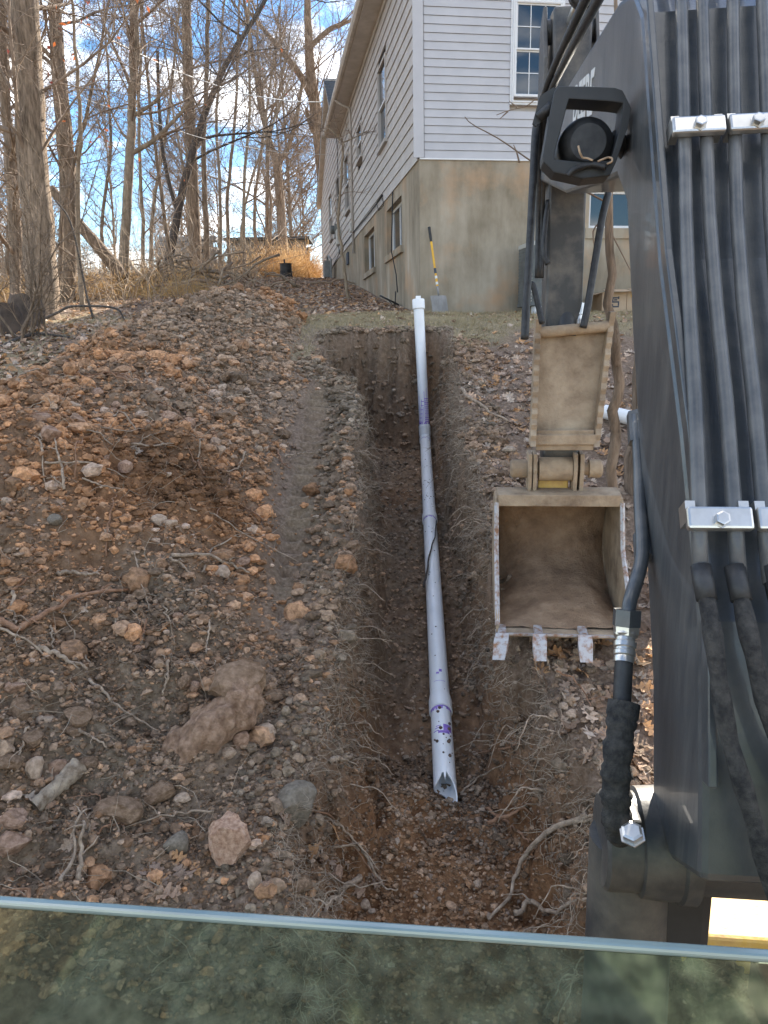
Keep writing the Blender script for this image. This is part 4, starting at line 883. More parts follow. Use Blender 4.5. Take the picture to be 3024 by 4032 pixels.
# ------------------------------------------------------------------ stones
def rock_mesh(name,seed,m,sub=2,flat=.35,rough=.18,smooth=True):
    r=np.random.RandomState(seed); v,f=ico(sub); v=v.copy()
    for _ in range(7):   # knock flats off
        n=r.normal(size=3); n/=np.linalg.norm(n); d=r.uniform(.55,.9); s=v@n; v-=np.outer(np.maximum(s-d,0),n)*(.6+flat)
    ph=r.uniform(0,6.28,(14,)); K=r.normal(0,1,(14,3)); K=K/np.linalg.norm(K,axis=1,keepdims=True)*np.linspace(2.5,15,14)[:,None]
    v*=1+rough*1.6*(np.abs(np.sin(v@K.T+ph))*(1/np.linspace(1,4.5,14))).sum(1,keepdims=True)*.35
    v*=1+rough*.5*(r.rand(len(v),1)-.5)
    v/=np.abs(v).max(0)
    mb=MB(); mb.add(v*.5,f); me=bpy.data.meshes.new(name); me.from_pydata((v*.5).tolist(),[],f.tolist()); me.materials.append(m)
    me.polygons.foreach_set('use_smooth',[smooth]*len(me.polygons))
    if smooth: me.set_sharp_from_angle(angle=math.radians(32))
    return me
RM={k:[rock_mesh(k+'_shape',i_*13+hash_,M[k],2,.35,.2) for i_ in range(5)] for hash_,k in enumerate(('stone','pale','pink','clodo'))}
RM['grey']=[rock_mesh('grey_shape',99+i_,M['grey'],3,.1,.03) for i_ in range(3)]
M['redclod']=mat('red_clay_clod',(.15,.085,.05),(.42,.28,.19),.95,22,10,.8,90,c3=(.28,.175,.11))
big=[rock_mesh('big_pink',5,M['pink'],4,.5,.16),rock_mesh('long_clod',17,M['redclod'],4,.2,.45),rock_mesh('big_grey',23,M['grey'],4,.3,.08)]
def stone(px,py,wp,hp,kind,label,cat='stone',group=None,me=None,rz=None,sink=.25,name='stone'):
    q=gp(px,py+hp*.25); d=np.linalg.norm(q-O)*.97; w_=wp*d/F; h_=hp*d/F
    me=me or rnd.choice(RM[kind]); o=mesh_obj(name,me,(q[0],q[1],q[2]+h_*(.5-sink)*.8),None,(rnd.uniform(-.3,.3),rnd.uniform(-.3,.3),rnd.uniform(-.4,.4) if rz is None else rz),(w_,(w_+h_)*.5,h_))
    tag(o,label,cat,group); return o
stone(918,3317,170,195,'pink','large pale pink angular stone lying on dark soil near the cab window',me=big[0],rz=.2,sink=.15)
v_,f_=ico(5); r_=np.random.RandomState(17); dims=np.array([.085,.235,.075])
v_=v_*dims; waist=1-.28*np.exp(-((v_[:,1]-.02)/.05)**2); v_[:,0]*=waist; v_[:,2]*=waist; v_[:,0]+=.02*np.sin(v_[:,1]*12)
K=r_.normal(0,1,(30,3)); K=K/np.linalg.norm(K,axis=1,keepdims=True)*np.geomspace(15,260,30)[:,None]; ph=r_.uniform(0,6.28,30); am=.28/np.geomspace(15,260,30)
nr_=v_/np.linalg.norm(v_/dims**2*dims.min(),axis=1,keepdims=True); nn_=v_/dims**2; nn_/=np.linalg.norm(nn_,axis=1,keepdims=True)
v_=v_+nn_*((np.abs(np.sin(v_@K.T+ph))-.5)*am).sum(1,keepdims=True)
q=gp(850,2905); o=MB().add(v_,f_).build('stone',M['redclod'],smooth=True); o.location=(q[0],q[1]+.02,q[2]+.05); o.rotation_euler=(.42,.1,-.62); tag(o,'long brown earth-caked boulder lying aslant on the spoil','stone')
q=gp(905,2790); o=mesh_obj('stone',RM['clodo'][2],(q[0]+.03,q[1]+.06,q[2]+.10),None,(.2,.1,.4),(.26,.24,.2)); tag(o,'rounded reddish clod resting on the end of the long boulder','clod')
stone(1170,3150,185,165,'grey','large smooth dark grey boulder set in the trench lip',me=big[2],sink=.3)
stone(696,3318,100,105,'grey','egg-shaped grey green stone half sunk beside the pink stone',sink=.3)
stone(217,2050,54,54,'grey','small round grey stone on the reddish spoil',sink=.2)
single=[(181,2835,66,52,'pale','small pale stone next to a round brown clod'),(307,2815,110,68,'clodo','oval brown clod above the pale log'),(140,3025,66,95,'pale','upright wedge of pale stone beside the pale log'),(54,3315,115,95,'stone','blocky orange brown stone at the end of the pale log'),(475,3185,190,105,'clodo','broad flat clod under curled oak leaves'),(900,2960,62,55,'pale','small pale block touching the long boulder'),(1050,2885,105,80,'pale','crumbly pale clod on the trench lip past the long boulder'),(54,3220,110,62,'stone','long orange stone pointing at the pale log'),(877,2250,80,62,'pale','tan crumbly clod beside a grey stick')]
for (x,y,w_,h_,k,lab) in single: stone(x,y,w_,h_,k,lab,'clod' if 'clod' in lab else 'stone')
more=[(230,3019,70,64,'stone'),(949,2908,72,66,'stone'),(298,2872,80,56,'clodo'),(723,2682,64,62,'clodo'),(764,2700,46,46,'pink'),(81,2790,84,92,'clodo'),(741,1663,60,50,'pink'),(868,1769,52,56,'pale'),(493,1837,64,52,'pink'),(294,1597,54,40,'pale'),(307,1655,66,70,'stone'),(208,1703,92,74,'stone'),(149,1645,118,52,'stone'),(384,1547,64,42,'stone'),(488,1484,62,44,'stone'),(628,1538,40,30,'pale'),(967,1543,60,38,'pale'),(881,1527,48,36,'pale'),(664,1635,78,40,'pink'),(624,2047,66,54,'pale'),(674,2060,60,48,'pale'),(461,1593,40,30,'pink'),(443,1617,40,26,'stone'),(1017,1764,38,42,'pale'),(727,2688,40,40,'stone'),(1330,3430,60,60,'stone'),(990,3000,44,44,'pale'),(350,3000,70,55,'clodo'),(1010,3470,60,80,'pale'),(1050,3490,40,55,'stone'),(620,3120,140,75,'clodo'),(720,3140,70,40,'pale'),(120,2905,90,70,'clodo'),(40,3000,90,60,'clodo'),(60,2700,80,50,'stone'),(1190,3480,80,60,'clodo'),(2250,2810,52,34,'pale'),(2220,2780,40,30,'pale'),(1440,3560,44,40,'pale'),(1880,3480,36,34,'pale'),(1640,3520,32,28,'pale')]
G1='stones and clods strewn over the spoil heap'
for (x,y,w_,h_,k) in more: stone(x,y,w_,h_,k,'pale tan stone lying loose on the dug-out earth' if k=='pale' else 'reddish pink stone lying loose on the dug-out earth' if k=='pink' else 'brown stone lying loose on the dug-out earth' if k=='stone' else 'brown clod of earth lying loose on the dug-out earth','clod' if k=='clodo' else 'stone',{'pale':'pale stones on the spoil','pink':'pink stones on the spoil','stone':'brown stones on the spoil','clodo':'brown clods on the spoil'}[k])
kk=0; tries=0
while kk<150 and tries<4000:
    tries+=1; x=rnd.uniform(-3.3,-.2); y=2.0+8.3*rnd.random()**1.3
    if x<-.62*y or float(pile(x,y))<.10: continue
    k=rnd.choices(('stone','pale','pink','clodo'),(3.4,1.5,1.2,4))[0]; s=min(.11,.032*math.exp(rnd.gauss(0,.42))*(1.15 if y>4 else 1.))
    o=mesh_obj('stone',rnd.choice(RM[k]),(x,y,float(H(x,y))+s*.22),None,(rnd.uniform(-.6,.6),rnd.uniform(-.6,.6),rnd.uniform(0,6.3)),(s*rnd.uniform(.9,1.5),s*rnd.uniform(.8,1.2),s*rnd.uniform(.6,.95)))
    tag(o,{'pale':'pale tan stone lying loose on the dug-out earth','pink':'reddish pink stone lying loose on the dug-out earth','stone':'brown stone lying loose on the dug-out earth','clodo':'brown clod of earth lying loose on the dug-out earth'}[k],'clod' if k=='clodo' else 'stone',{'pale':'pale stones on the spoil','pink':'pink stones on the spoil','stone':'brown stones on the spoil','clodo':'brown clods on the spoil'}[k]); kk+=1

# loose crumbs of earth: nobody could count them
def scatter_crumbs(n,xr_,yr,prob,smin,smax,name,cols,sub=1,ypow=1.3,seed=1):
    r=np.random.RandomState(seed); x=r.uniform(xr_[0],xr_[1],n); y=yr[0]+(yr[1]-yr[0])*r.rand(n)**ypow
    k=r.rand(n)<prob(x,y); x=x[k]; y=y[k]; n=len(x)
    s=np.clip(smin*np.exp(np.abs(r.normal(0,.55,n)))*np.interp(y,[2,3.2,5,9],[.66,.85,1.2,1.55]),smin*.35,smax*np.interp(y,[2,3.5],[.6,1]))
    z=H(x,y)+s*.25
    v,f=ico(sub); nv=len(v)
    a=r.uniform(0,6.28,n); ca,sa=np.cos(a),np.sin(a)
    P=v[None]*(1+(.9 if sub==1 else .5)*(r.rand(n,nv,1)-.5))*np.stack([s*r.uniform(.8,1.5,n),s*r.uniform(.7,1.2,n),s*r.uniform(.5,.95,n)],1)[:,None]
    Q=np.stack([P[...,0]*ca[:,None]-P[...,1]*sa[:,None]+x[:,None],P[...,0]*sa[:,None]+P[...,1]*ca[:,None]+y[:,None],P[...,2]+z[:,None]],-1).reshape(-1,3)
    Fa=(f[None]+np.arange(n)[:,None,None]*nv).reshape(-1,3)
    cf=fbm(x,y,.9,3,91)*1.5+r.normal(0,.28,n)+.45; cf=np.clip(cf,0,1)[:,None]
    c=(np.array(cols[0])*(1-cf)+np.array(cols[1])*cf)*r.uniform(.55,1.4,(n,1))
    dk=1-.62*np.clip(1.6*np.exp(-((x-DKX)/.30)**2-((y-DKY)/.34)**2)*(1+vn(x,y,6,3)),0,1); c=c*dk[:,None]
    ps=(r.rand(n)<.03)&(dk>.9); c[ps]=np.array(cols[2])*r.uniform(.7,1.1,(ps.sum(),1))
    C=np.concatenate([np.repeat(c,nv,0),np.ones((n*nv,1))],1)
    o=bigmesh(name,Q,Fa,M['clod'],C,False); tag(o,kind='stuff'); return o
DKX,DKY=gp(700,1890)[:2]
CC=[(.31,.215,.145),(.48,.25,.125),(.56,.40,.29)]
def pp_pile(x,y):
    xl,fl,fr,xr=edges(x,y); return np.where((np.abs(x)<.62*y+.3),np.clip(pile(x,y)*7,0,1)*.95+np.where((x<xl)&(x>xl-.35)&(y<8),.10,0),0)
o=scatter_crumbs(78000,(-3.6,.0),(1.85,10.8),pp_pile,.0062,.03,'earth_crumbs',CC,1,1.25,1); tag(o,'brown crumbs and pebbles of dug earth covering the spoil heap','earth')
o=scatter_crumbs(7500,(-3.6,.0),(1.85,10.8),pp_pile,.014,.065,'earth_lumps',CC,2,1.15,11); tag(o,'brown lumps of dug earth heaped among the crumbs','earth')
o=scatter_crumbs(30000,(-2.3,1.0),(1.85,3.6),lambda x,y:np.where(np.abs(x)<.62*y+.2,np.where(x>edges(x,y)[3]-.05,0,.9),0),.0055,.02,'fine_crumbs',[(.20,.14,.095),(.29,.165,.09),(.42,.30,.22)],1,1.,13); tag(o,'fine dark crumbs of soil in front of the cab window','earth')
def pp_lip(x,y):
    xl,fl,fr,xr=edges(x,y); a=np.where((x>xl-.28)&(x<xl+.12)&(y<7.6),.8,0.); a=np.maximum(a,np.where((x<xr+.32)&(x>xr-.16)&(y<8.2),.8*np.clip(vn(x,y,1.7,71)*2+.75,0,1),0)); return np.maximum(a,np.where((y>8.25)&(y<8.75)&(x>xl)&(x<xr),.9,0))
o=scatter_crumbs(20000,(-.95,1.4),(1.85,8.8),pp_lip,.0095,.04,'lip_clods',[(.225,.175,.125),(.28,.185,.12),(.40,.31,.23)],2,1.2,12); tag(o,'grey brown clods crumbled along both lips of the trench','earth')
def pp_tr(x,y):
    xl,fl,fr,xr=edges(x,y); a=np.where((x>fl-.05)&(x<fr+.05),np.where(y<3.35,1.,.45),0.); a=np.maximum(a,np.where((x>xl)&(x<xr),.4,0)); return np.maximum(a,np.where((x>xr-.06)&(x<xr+.3),.45*np.clip(vn(x,y,2.,71)+.6,0,1),0))
o=scatter_crumbs(26000,(-.5,1.3),(1.85,8.4),pp_tr,.0055,.022,'trench_crumbs',[(.29,.22,.16),(.34,.22,.14),(.46,.35,.26)],1,1.5,2); tag(o,'dark crumbs of earth loose in the bottom of the trench','earth')

# ------------------------------------------------------------------ roots
def wig(P,a,seed,n=18):
    P=sm(P,n,1); r=np.random.RandomState(seed); w_=r.normal(0,a,(n,3)); w_=(w_+np.roll(w_,1,0))/2; w_[0]=0; w_[-1]*=.3; return P+w_
def root(pts,r_px,label,m='root',seed=0,group=None,name='root',lift=.03,fork=True):
    Q=[gp(x,y,lift) for x,y in pts]; d=np.linalg.norm(Q[0]-O); r0=r_px*d/F*.5
    P=wig(np.array(Q),r0*.35+.002,seed,22); base=P.mean(0); b=MB(); b.tube(P-base,np.linspace(1,.45,22)*r0,8)
    rr=random.Random(seed)
    if fork:
        for _ in range(rr.randint(1,3)):
            k=rr.randint(5,18); dd=np.array([rr.uniform(-1,1),rr.uniform(-1,.4),rr.uniform(-.3,.5)]); dd/=np.linalg.norm(dd); L=rr.uniform(.05,.14)
            S=np.array([P[k],P[k]+dd*L*.5+np.array([0,0,.01]),P[k]+dd*L+np.array([rr.uniform(-.03,.03),0,-.02])]); b.tube(wig(S,.004,seed+k,8)-base,np.linspace(.4,.12,8)*r0,5)
    o=b.build(name,M[m],smooth=True,off=None); o.location=base; tag(o,label,'root',group); return o
def R6(l): return [(x/1.106,1100+y/1.106) for x,y in l]
def R7(l): return [(x/1.106,2300+y/1.106) for x,y in l]
def R5(l): return [(1800+x/1.77,2500+y/1.77) for x,y in l]
def R8(l): return [(1000+x/1.659,3000+y/1.659) for x,y in l]
hero=[(R5([(900,1300),(800,1340),(640,1400),(540,1490),(450,1620),(400,1760),(370,1880),(220,2030)]),24,'long pale root arching down the trench wall beside the pivot','root'),
(R5([(400,1980),(480,1910),(550,1900),(620,1970),(720,1990),(800,1900),(950,1870)]),20,'pale root bent in a wave low on the trench wall','root'),
(R5([(290,1120),(400,1115),(560,1150),(720,1220)]),10,'thin pale root crossing the red clay of the trench wall','root'),
(R5([(20,1140),(150,1030),(340,930)]),9,'thin root reaching from the pipe end up the clay wall','root'),
(R5([(200,1250),(330,1320),(430,1420),(500,1490)]),14,'brown forked root stub below the red clay patch','rootd'),
(R5([(220,1350),(400,1280),(500,1220)]),16,'brown root crossing another root beside the broken pipe end','rootd'),
(R8([(690,790),(600,860),(500,960),(440,1070)]),24,'thick pinkish root end sticking up at the glass','root'),
(R8([(520,430),(610,500),(700,600),(770,680),(845,705)]),9,'pale root trailing past a bundle of oak leaves','root'),
(R8([(640,560),(740,670),(800,780),(850,860),(940,870)]),12,'grey root with a crook ending in fine hairs','root'),
(R7([(165,300),(260,340),(385,400)]),22,'straight pale broken root poking out of the spoil','root'),
(R7([(0,180),(100,230),(200,150),(330,80),(580,45)]),26,'thick red brown root curving across the spoil','rootd'),
(R7([(390,440),(470,510),(560,590),(690,670)]),12,'whitish root lying over stones with fine branches','root'),
(R7([(1440,800),(1500,780),(1590,770)]),24,'stubby grey root jutting from the lip over the trench','root'),
(R6([(750,1225),(900,1220),(1000,1260),(1090,1300)]),16,'grey stick half buried next to the track marks','root'),
(R6([(830,1020),(950,1050),(1100,1150),(1300,1250)]),7,'long thin tan root running straight toward the track marks','root'),
(R6([(200,820),(300,820),(390,820),(480,850),(545,885)]),9,'pale crooked root lying below a pink stone','root'),
(R6([(575,740),(690,745),(770,730)]),9,'pale root fork beside the dark hollow in the heap','root')]
for k,(pts,r_,lab,m_) in enumerate(hero): root(pts,r_,lab,m_,k+1)
lesser=[(R5([(150,860),(380,820),(450,760)]),8),(R5([(550,690),(640,710),(710,720)]),8),(R5([(580,130),(630,210),(640,280)]),12),(R5([(690,290),(800,340),(880,430),(930,540)]),8),(R7([(740,360),(730,440),(710,510)]),13),(R7([(915,180),(900,330)]),9),(R7([(1010,330),(1060,270),(1130,300)]),9),(R7([(130,650),(60,850)]),10),(R7([(350,660),(470,740)]),11),(R7([(1310,1000),(1440,1030),(1530,1150),(1640,1310)]),9),(R6([(1070,770),(1040,840),(960,865)]),9),(R6([(360,890),(450,920),(560,940)]),8),(R6([(1000,890),(990,970),(940,1050)]),9),(R6([(745,1235),(800,1270),(850,1340)]),12),(R6([(880,1300),(920,1200),(1000,1150),(1050,1140)]),9),(R6([(1210,760),(1230,820),(1270,840)]),8),(R6([(1240,790),(1300,775),(1360,770)]),8),(R7([(510,250),(505,180),(480,120)]),9),(R7([(640,180),(620,260)]),8),(R7([(60,60),(70,200)]),14),(R7([(340,70),(320,150)]),14),(R6([(60,1380),(200,1270)]),10),(R6([(250,1300),(440,1310)]),16)]
G2='lesser roots torn up with the spoil'
for k,(pts,r_) in enumerate(lesser): root(pts,r_,'torn tan root lying loose on the dug earth','root' if k%3 else 'rootd',k+50,G2)
for k in range(46):
    while True:
        y=2.1+4.6*rnd.random()**1.4; x=rnd.uniform(-2.6,-.5)
        if x>-.58*y and float(pile(x,y))>.08: break
    a=rnd.uniform(0,6.28); L=rnd.uniform(.12,.42); Q=[]
    for f_ in(-.5,-.2,.1,.5): xx=x+math.cos(a)*L*f_; yy=y+math.sin(a)*L*f_; Q.append((xx,yy,float(H(xx,yy))+.018+(.03 if abs(f_)<.3 else .0)))
    r0=rnd.uniform(.003,.010); P=wig(np.array(Q),.008,k+400,16); base=P.mean(0); b=MB(); b.tube(P-base,np.linspace(1,.35,16)*r0,7)
    for j in(5,10):
        e_=P[j]+np.array([rnd.uniform(-.08,.08),rnd.uniform(-.08,.08),rnd.uniform(0,.04)]); b.tube(wig(np.array([P[j],(P[j]+e_)/2,e_]),.004,k+j,7)-base,np.linspace(.5,.15,7)*r0,5)
    o=b.build('root',M['root'] if k%3 else M['rootd'],smooth=True); o.location=base; tag(o,'torn tan root lying loose on the dug earth','root',G2)
# roots poking out of the two trench walls
kk=0
for side in(0,1):
    for k in range(75):
        y=2.0+6.2*rnd.random()**1.15; xl,fl,fr,xr=[float(a) for a in edges(0.,y)]
        u=rnd.uniform(.1,.7); x=(xl+(fl-xl)*u) if side==0 else (xr+(fr-xr)*u); z=float(H(x,y)); dx=1 if side==0 else -1
        L=rnd.uniform(.07,.24); P=np.array([(x-dx*.03,y,z),(x+dx*L*.5,y-rnd.uniform(-.04,.08),z+rnd.uniform(-.02,.05)),(x+dx*L,y-rnd.uniform(-.06,.14),z-rnd.uniform(.0,.12))])
        P=wig(P,.006,k+side*100,14); r0=rnd.uniform(.0022,.0058); base=P[0].copy(); b=MB(); b.tube(P-base,np.linspace(1,.35,14)*r0,6)
        for _ in range(rnd.randint(0,2)):
            j=rnd.randint(4,11); e=P[j]+np.array([dx*rnd.uniform(-.02,.06),rnd.uniform(-.06,.06),rnd.uniform(-.06,.03)]); b.tube(wig(np.array([P[j],(P[j]+e)/2+.004,e]),.003,k,7)-base,np.linspace(.55,.2,7)*r0,4)
        o=b.build('root',M['root'],smooth=True); o.location=base
        tag(o,'thin cut root poking out of the left trench wall' if side==0 else 'thin cut root poking out of the trench wall below the bucket','root','cut roots of the track-side wall' if side==0 else 'cut roots of the bucket-side wall')
# fine root hair
def hairs(n,seed,name,gen,k=3,npt=6,m='hair',crl=.33):
    r=np.random.RandomState(seed); A,Dr,L,R0=gen(r,n); n=len(A); P=np.zeros((n,npt,3)); P[:,0]=A; d=Dr/np.linalg.norm(Dr,axis=1,keepdims=True)
    for i_ in range(1,npt):
        d=d+r.normal(0,crl,(n,3))+np.array([0,0,-.06]); d/=np.linalg.norm(d,axis=1,keepdims=True); P[:,i_]=P[:,i_-1]+d*(L/(npt-1))[:,None]
    T=np.gradient(P,axis=1); T/=np.linalg.norm(T,axis=2,keepdims=True)+1e-9
    U=np.cross(T,np.array([.31,.55,.77])); U/=np.linalg.norm(U,axis=2,keepdims=True)+1e-9; W=np.cross(T,U)
    a=np.arange(k)*2*math.pi/k; tap=np.linspace(1,.4,npt)
    Q=P[:,:,None]+(R0[:,None]*tap[None])[:,:,None,None]*(np.cos(a)[None,None,:,None]*U[:,:,None]+np.sin(a)[None,None,:,None]*W[:,:,None])
    i0=np.arange(npt-1)[:,None]*k; j=np.arange(k); f=np.stack([i0+j,i0+(j+1)%k,i0+k+(j+1)%k,i0+k+j],-1).reshape(-1,4)
    Fa=(f[None]+np.arange(n)[:,None,None]*(npt*k)).reshape(-1,4)
    o=bigmesh(name,Q.reshape(-1,3),Fa,M[m],None,True); tag(o,kind='stuff'); return o
def wallgen(r,n):
    y=1.95+6.6*r.rand(n)**1.2; sd_=r.rand(n)<.5; xl,fl,fr,xr=edges(np.zeros(n),y); u=r.rand(n)**1.5*.75-.12
    x=np.where(sd_,xl+(fl-xl)*u,xr+(fr-xr)*u); z=H(x,y)+.004; dx=np.where(sd_,1.,-1.)
    D_=np.stack([dx*r.uniform(.05,.8,n),r.normal(0,.45,n)-.1,r.uniform(-.9,.25,n)],1)
    return np.stack([x,y,z],1),D_,r.uniform(.05,.2,n),r.uniform(.0008,.0019,n)*(.85+.1*y)
o=hairs(7000,5,'root_hair',wallgen,3,7,'hair',.5); tag(o,'tangle of fine root hairs hanging from both trench walls','roots')
def endgen(r,n):
    x=r.uniform(-.7,.7,n); y=8.5+r.uniform(-.06,.1,n); z=H(x,y)+.004
    return np.stack([x,y,z],1),np.stack([r.normal(0,.3,n),-r.uniform(.1,.5,n),-r.uniform(.4,1,n)],1),r.uniform(.06,.25,n),r.uniform(.001,.002,n)
o=hairs(700,6,'root_hair',endgen); tag(o,'fine roots hanging down the end wall of the trench','roots')
def pilegen(r,n):
    x=r.uniform(-3,-.2,n); y=1.9+6*r.rand(n)**1.3; k=(pile(x,y)>.03)&(np.abs(x)<.6*y); x=x[k]; y=y[k]; n=len(x); z=H(x,y)+.006
    return np.stack([x,y,z],1),np.stack([r.normal(0,1,n),r.normal(0,1,n),r.uniform(-.05,.35,n)],1),r.uniform(.06,.28,n),r.uniform(.0009,.0026,n)
o=hairs(2600,9,'root_hair',pilegen); tag(o,'thin broken rootlets littering the spoil heap','roots')

root([(1818,1545),(1850,1580),(1895,1610),(1940,1640),(2000,1672)],15,'bare stick lying on leaves at the bucket-side lip of the trench','root',88,name='stick',lift=.03,fork=False)['category']='stick'
P=wig(np.array([at(1668,2310,5.30),at(1685,2240,5.53),at(1690,2180,5.74),at(1710,2120,5.97),at(1718,2050,6.27)]),.004,89,18); b_=P[0].copy()
o=MB().tube(P-b_,np.linspace(.009,.004,18),6).build('stick',M['barkd'],smooth=True); o.location=b_; tag(o,'dark twig fallen across the white pipe','stick')
# pale log on the spoil
q=gp(217,3118,.03); a=gp(315,3045,.045)-q; c=gp(140,3195,.035)-q; P=sm([a,(a+c)/2+np.array([0.012,0,.006]),c],14,1); r_=np.random.RandomState(4)
P[:,2]-=.012; o=MB().tube(P,(.031+.009*r_.rand(14))*np.linspace(1.05,.8,14),11).build('log',M['log'],smooth=True,angle=60); o.location=q; tag(o,'short pale peeling log lying at the foot of the spoil','log')

# ------------------------------------------------------------------ leaves
OAK=np.array([(0,-.62),(.03,-.42),(.12,-.36),(.10,-.26),(.27,-.22),(.22,-.10),(.13,-.05),(.34,.06),(.36,.16),(.20,.15),(.16,.22),(.30,.36),(.24,.42),(.12,.38),(.08,.5),(0,.56)])
def leaf_mesh(name,seed,col):
    r=np.random.RandomState(seed); L=OAK*np.array([1,1])*(1+.12*(r.rand(len(OAK),2)-.5)); Rr=OAK*np.array([-1,1])*(1+.12*(r.rand(len(OAK),2)-.5))
    mid=np.array([(0,y) for y in(-.42,-.24,-.05,.15,.36)])
    # left half strip between midrib and lobes, and the same on the right
    v=[]; f=[]; n=len(OAK); 
    pts=np.concatenate([L,Rr,np.array([(0,y) for y in OAK[:,1]])])
    for i_ in range(n-1): f+= [(2*n+i_,i_,i_+1,2*n+i_+1),(2*n+i_,2*n+i_+1,n+i_+1,n+i_)]
    c1,c2=r.uniform(-1.1,1.1),r.uniform(.2,1.4); z=c2*np.abs(pts[:,0])**1.4+c1*pts[:,1]**2*.45+.1*np.sin(pts[:,0]*9+seed)*np.sin(pts[:,1]*7)
    P=np.column_stack([pts,z]); me=bpy.data.meshes.new(name); me.from_pydata(P.tolist(),[],f); b=bmesh.new(); b.from_mesh(me); bmesh.ops.remove_doubles(b,verts=b.verts,dist=.004); b.to_mesh(me); b.free()
    a=me.color_attributes.new('col','FLOAT_COLOR','POINT'); a.data.foreach_set('color',np.tile(np.array([*col,1.]),(len(me.vertices),1)).ravel()); me.polygons.foreach_set('use_smooth',[True]*len(me.polygons)); me.materials.append(M['leaf']); return me
LC=[(.38,.25,.165),(.46,.335,.24),(.31,.215,.155),(.48,.27,.13),(.43,.335,.255),(.25,.165,.11)]
LMs=[leaf_mesh('oak_leaf_shape',i_,LC[i_%6]) for i_ in range(12)]
def put_leaf(x,y,s,label,group,tilt=.35,lift=.2):
    n=nrm(x,y); n=n+np.array([rnd.gauss(0,tilt),rnd.gauss(0,tilt),0]); n/=np.linalg.norm(n)
    qn=Vector(n).to_track_quat('Z','Y')@Matrix.Rotation(rnd.uniform(0,6.28),4,'Z').to_quaternion()
    o=mesh_obj('oak_leaf',rnd.choice(LMs),(x,y,float(H(x,y))+s*lift*.35),None,qn.to_euler(),(s,s,s)); tag(o,label,'leaf',group)
for (cx_,cy_,n_,sp_r,lab,grp) in((620,3430,14,70,'brown oak leaf in the clump under the broad clod','leaf clump by the broad clod'),(1300,3360,12,70,'brown oak leaf in the bundle caught on a root at the trench lip','leaf bundle on the trench lip'),(300,3280,6,120,'curled oak leaf on dark soil beside the pale log','leaves beside the pale log'),(2180,2640,8,90,'oak leaf on bare soil just under the bucket teeth','leaves under the bucket teeth'),(1430,3540,6,100,'rust brown oak leaf at the thick root end','leaves at the root end')):
    for k in range(n_):
        q=gp(cx_+rnd.gauss(0,sp_r),cy_+rnd.gauss(0,sp_r*.7)); put_leaf(q[0],q[1],rnd.uniform(.055,.10),lab,grp,.45)
kk=0; 
while kk<215:
    y=rnd.uniform(2.0,4.3); x=rnd.uniform(.7,1.9)
    if x>.56*y or x<float(edges(0.,y)[3])+.02: continue
    put_leaf(x,y,rnd.uniform(.07,.125),'fallen brown oak leaf on the bank between bucket and boom','fallen oak leaves on the near bank',.38); kk+=1
kk=0
while kk<35:
    y=rnd.uniform(2.0,6.5); x=rnd.uniform(-2.6,-.2)
    if x<-.58*y: continue
    put_leaf(x,y,rnd.uniform(.05,.09),'single dead oak leaf on the dug-out earth','dead leaves on the spoil',.5); kk+=1
def leaf_stuff(name,n,gen,smin,smax,seed,label,lobed=True):
    r=np.random.RandomState(seed); x,y=gen(r,n); n=len(x); s=r.uniform(smin,smax,n)
    if lobed:
        B=[]
        for me in LMs[:6]:
            v=np.zeros(len(me.vertices)*3,np.float32); me.vertices.foreach_get('co',v); B.append(v.reshape(-1,3))
        Fc=[np.array([list(p.vertices)+([p.vertices[-1]] if len(p.vertices)==3 else []) for p in me.polygons]) for me in LMs[:6]]
    else:
        q=np.array([(0,-.55,.06),(.2,-.15,.10),(.3,.1,.02),(.12,.45,.1),(0,.5,.0),(-.14,.4,.12),(-.3,.08,.04),(-.2,-.2,.12),(0,0,-.05)]); B=[q]*6; Fc=[np.array([(8,0,1,2),(8,2,3,4),(8,4,5,6),(8,6,7,0)])]*6
    nn=nrm(x,y,.05).T+np.column_stack([r.normal(0,.4,n),r.normal(0,.4,n),np.zeros(n)]); nn/=np.linalg.norm(nn,axis=1,keepdims=True)
    a=r.uniform(0,6.28,n); t=np.column_stack([np.cos(a),np.sin(a),np.zeros(n)]); t-=nn*(t*nn).sum(1,keepdims=True); t/=np.linalg.norm(t,axis=1,keepdims=True); u=np.cross(nn,t)
    z=H(x,y)+s*.06; kind=r.randint(0,6,n); Vs=[];Fs=[];Cs=[];off=0
    for k in range(6):
        id_=np.where(kind==k)[0]; v=B[k]*np.array([1,1,r.uniform(.5,1.2)])
        Q=(v[None,:,0:1]*t[id_][:,None]+v[None,:,1:2]*u[id_][:,None]+v[None,:,2:3]*nn[id_][:,None])*s[id_][:,None,None]+np.stack([x,y,z],1)[id_][:,None]
        nv=len(v); Vs.append(Q.reshape(-1,3)); Fs.append((Fc[k][None]+np.arange(len(id_))[:,None,None]*nv).reshape(-1,4)+off); off+=len(id_)*nv
        c=np.array(LC)[r.randint(0,6,len(id_))]*r.uniform(.75,1.5,(len(id_),1)); Cs.append(np.concatenate([np.repeat(c,nv,0),np.ones((len(id_)*nv,1))],1))
    o=bigmesh(name,np.concatenate(Vs),np.concatenate(Fs),M['leaf'],np.concatenate(Cs),True); tag(o,label,'leaves',None,'stuff'); return o
def g_right(r,n):
    y=2.0+7.2*r.rand(n); x=r.uniform(.6,4.6,n); xr=edges(np.zeros(n),y)[3]; k=(x>xr+.05)&(x<.6*y)&(r.rand(n)<np.where(y<5,.55,.95)*np.clip(.62+1.6*vn(x,y,1.1,33),.1,1)*np.where(y>8.1,.35,1)); return x[k],y[k]
leaf_stuff('leaf_litter',7000,g_right,.06,.115,3,'fallen oak leaves thickly covering the bank to the right of the trench',True)
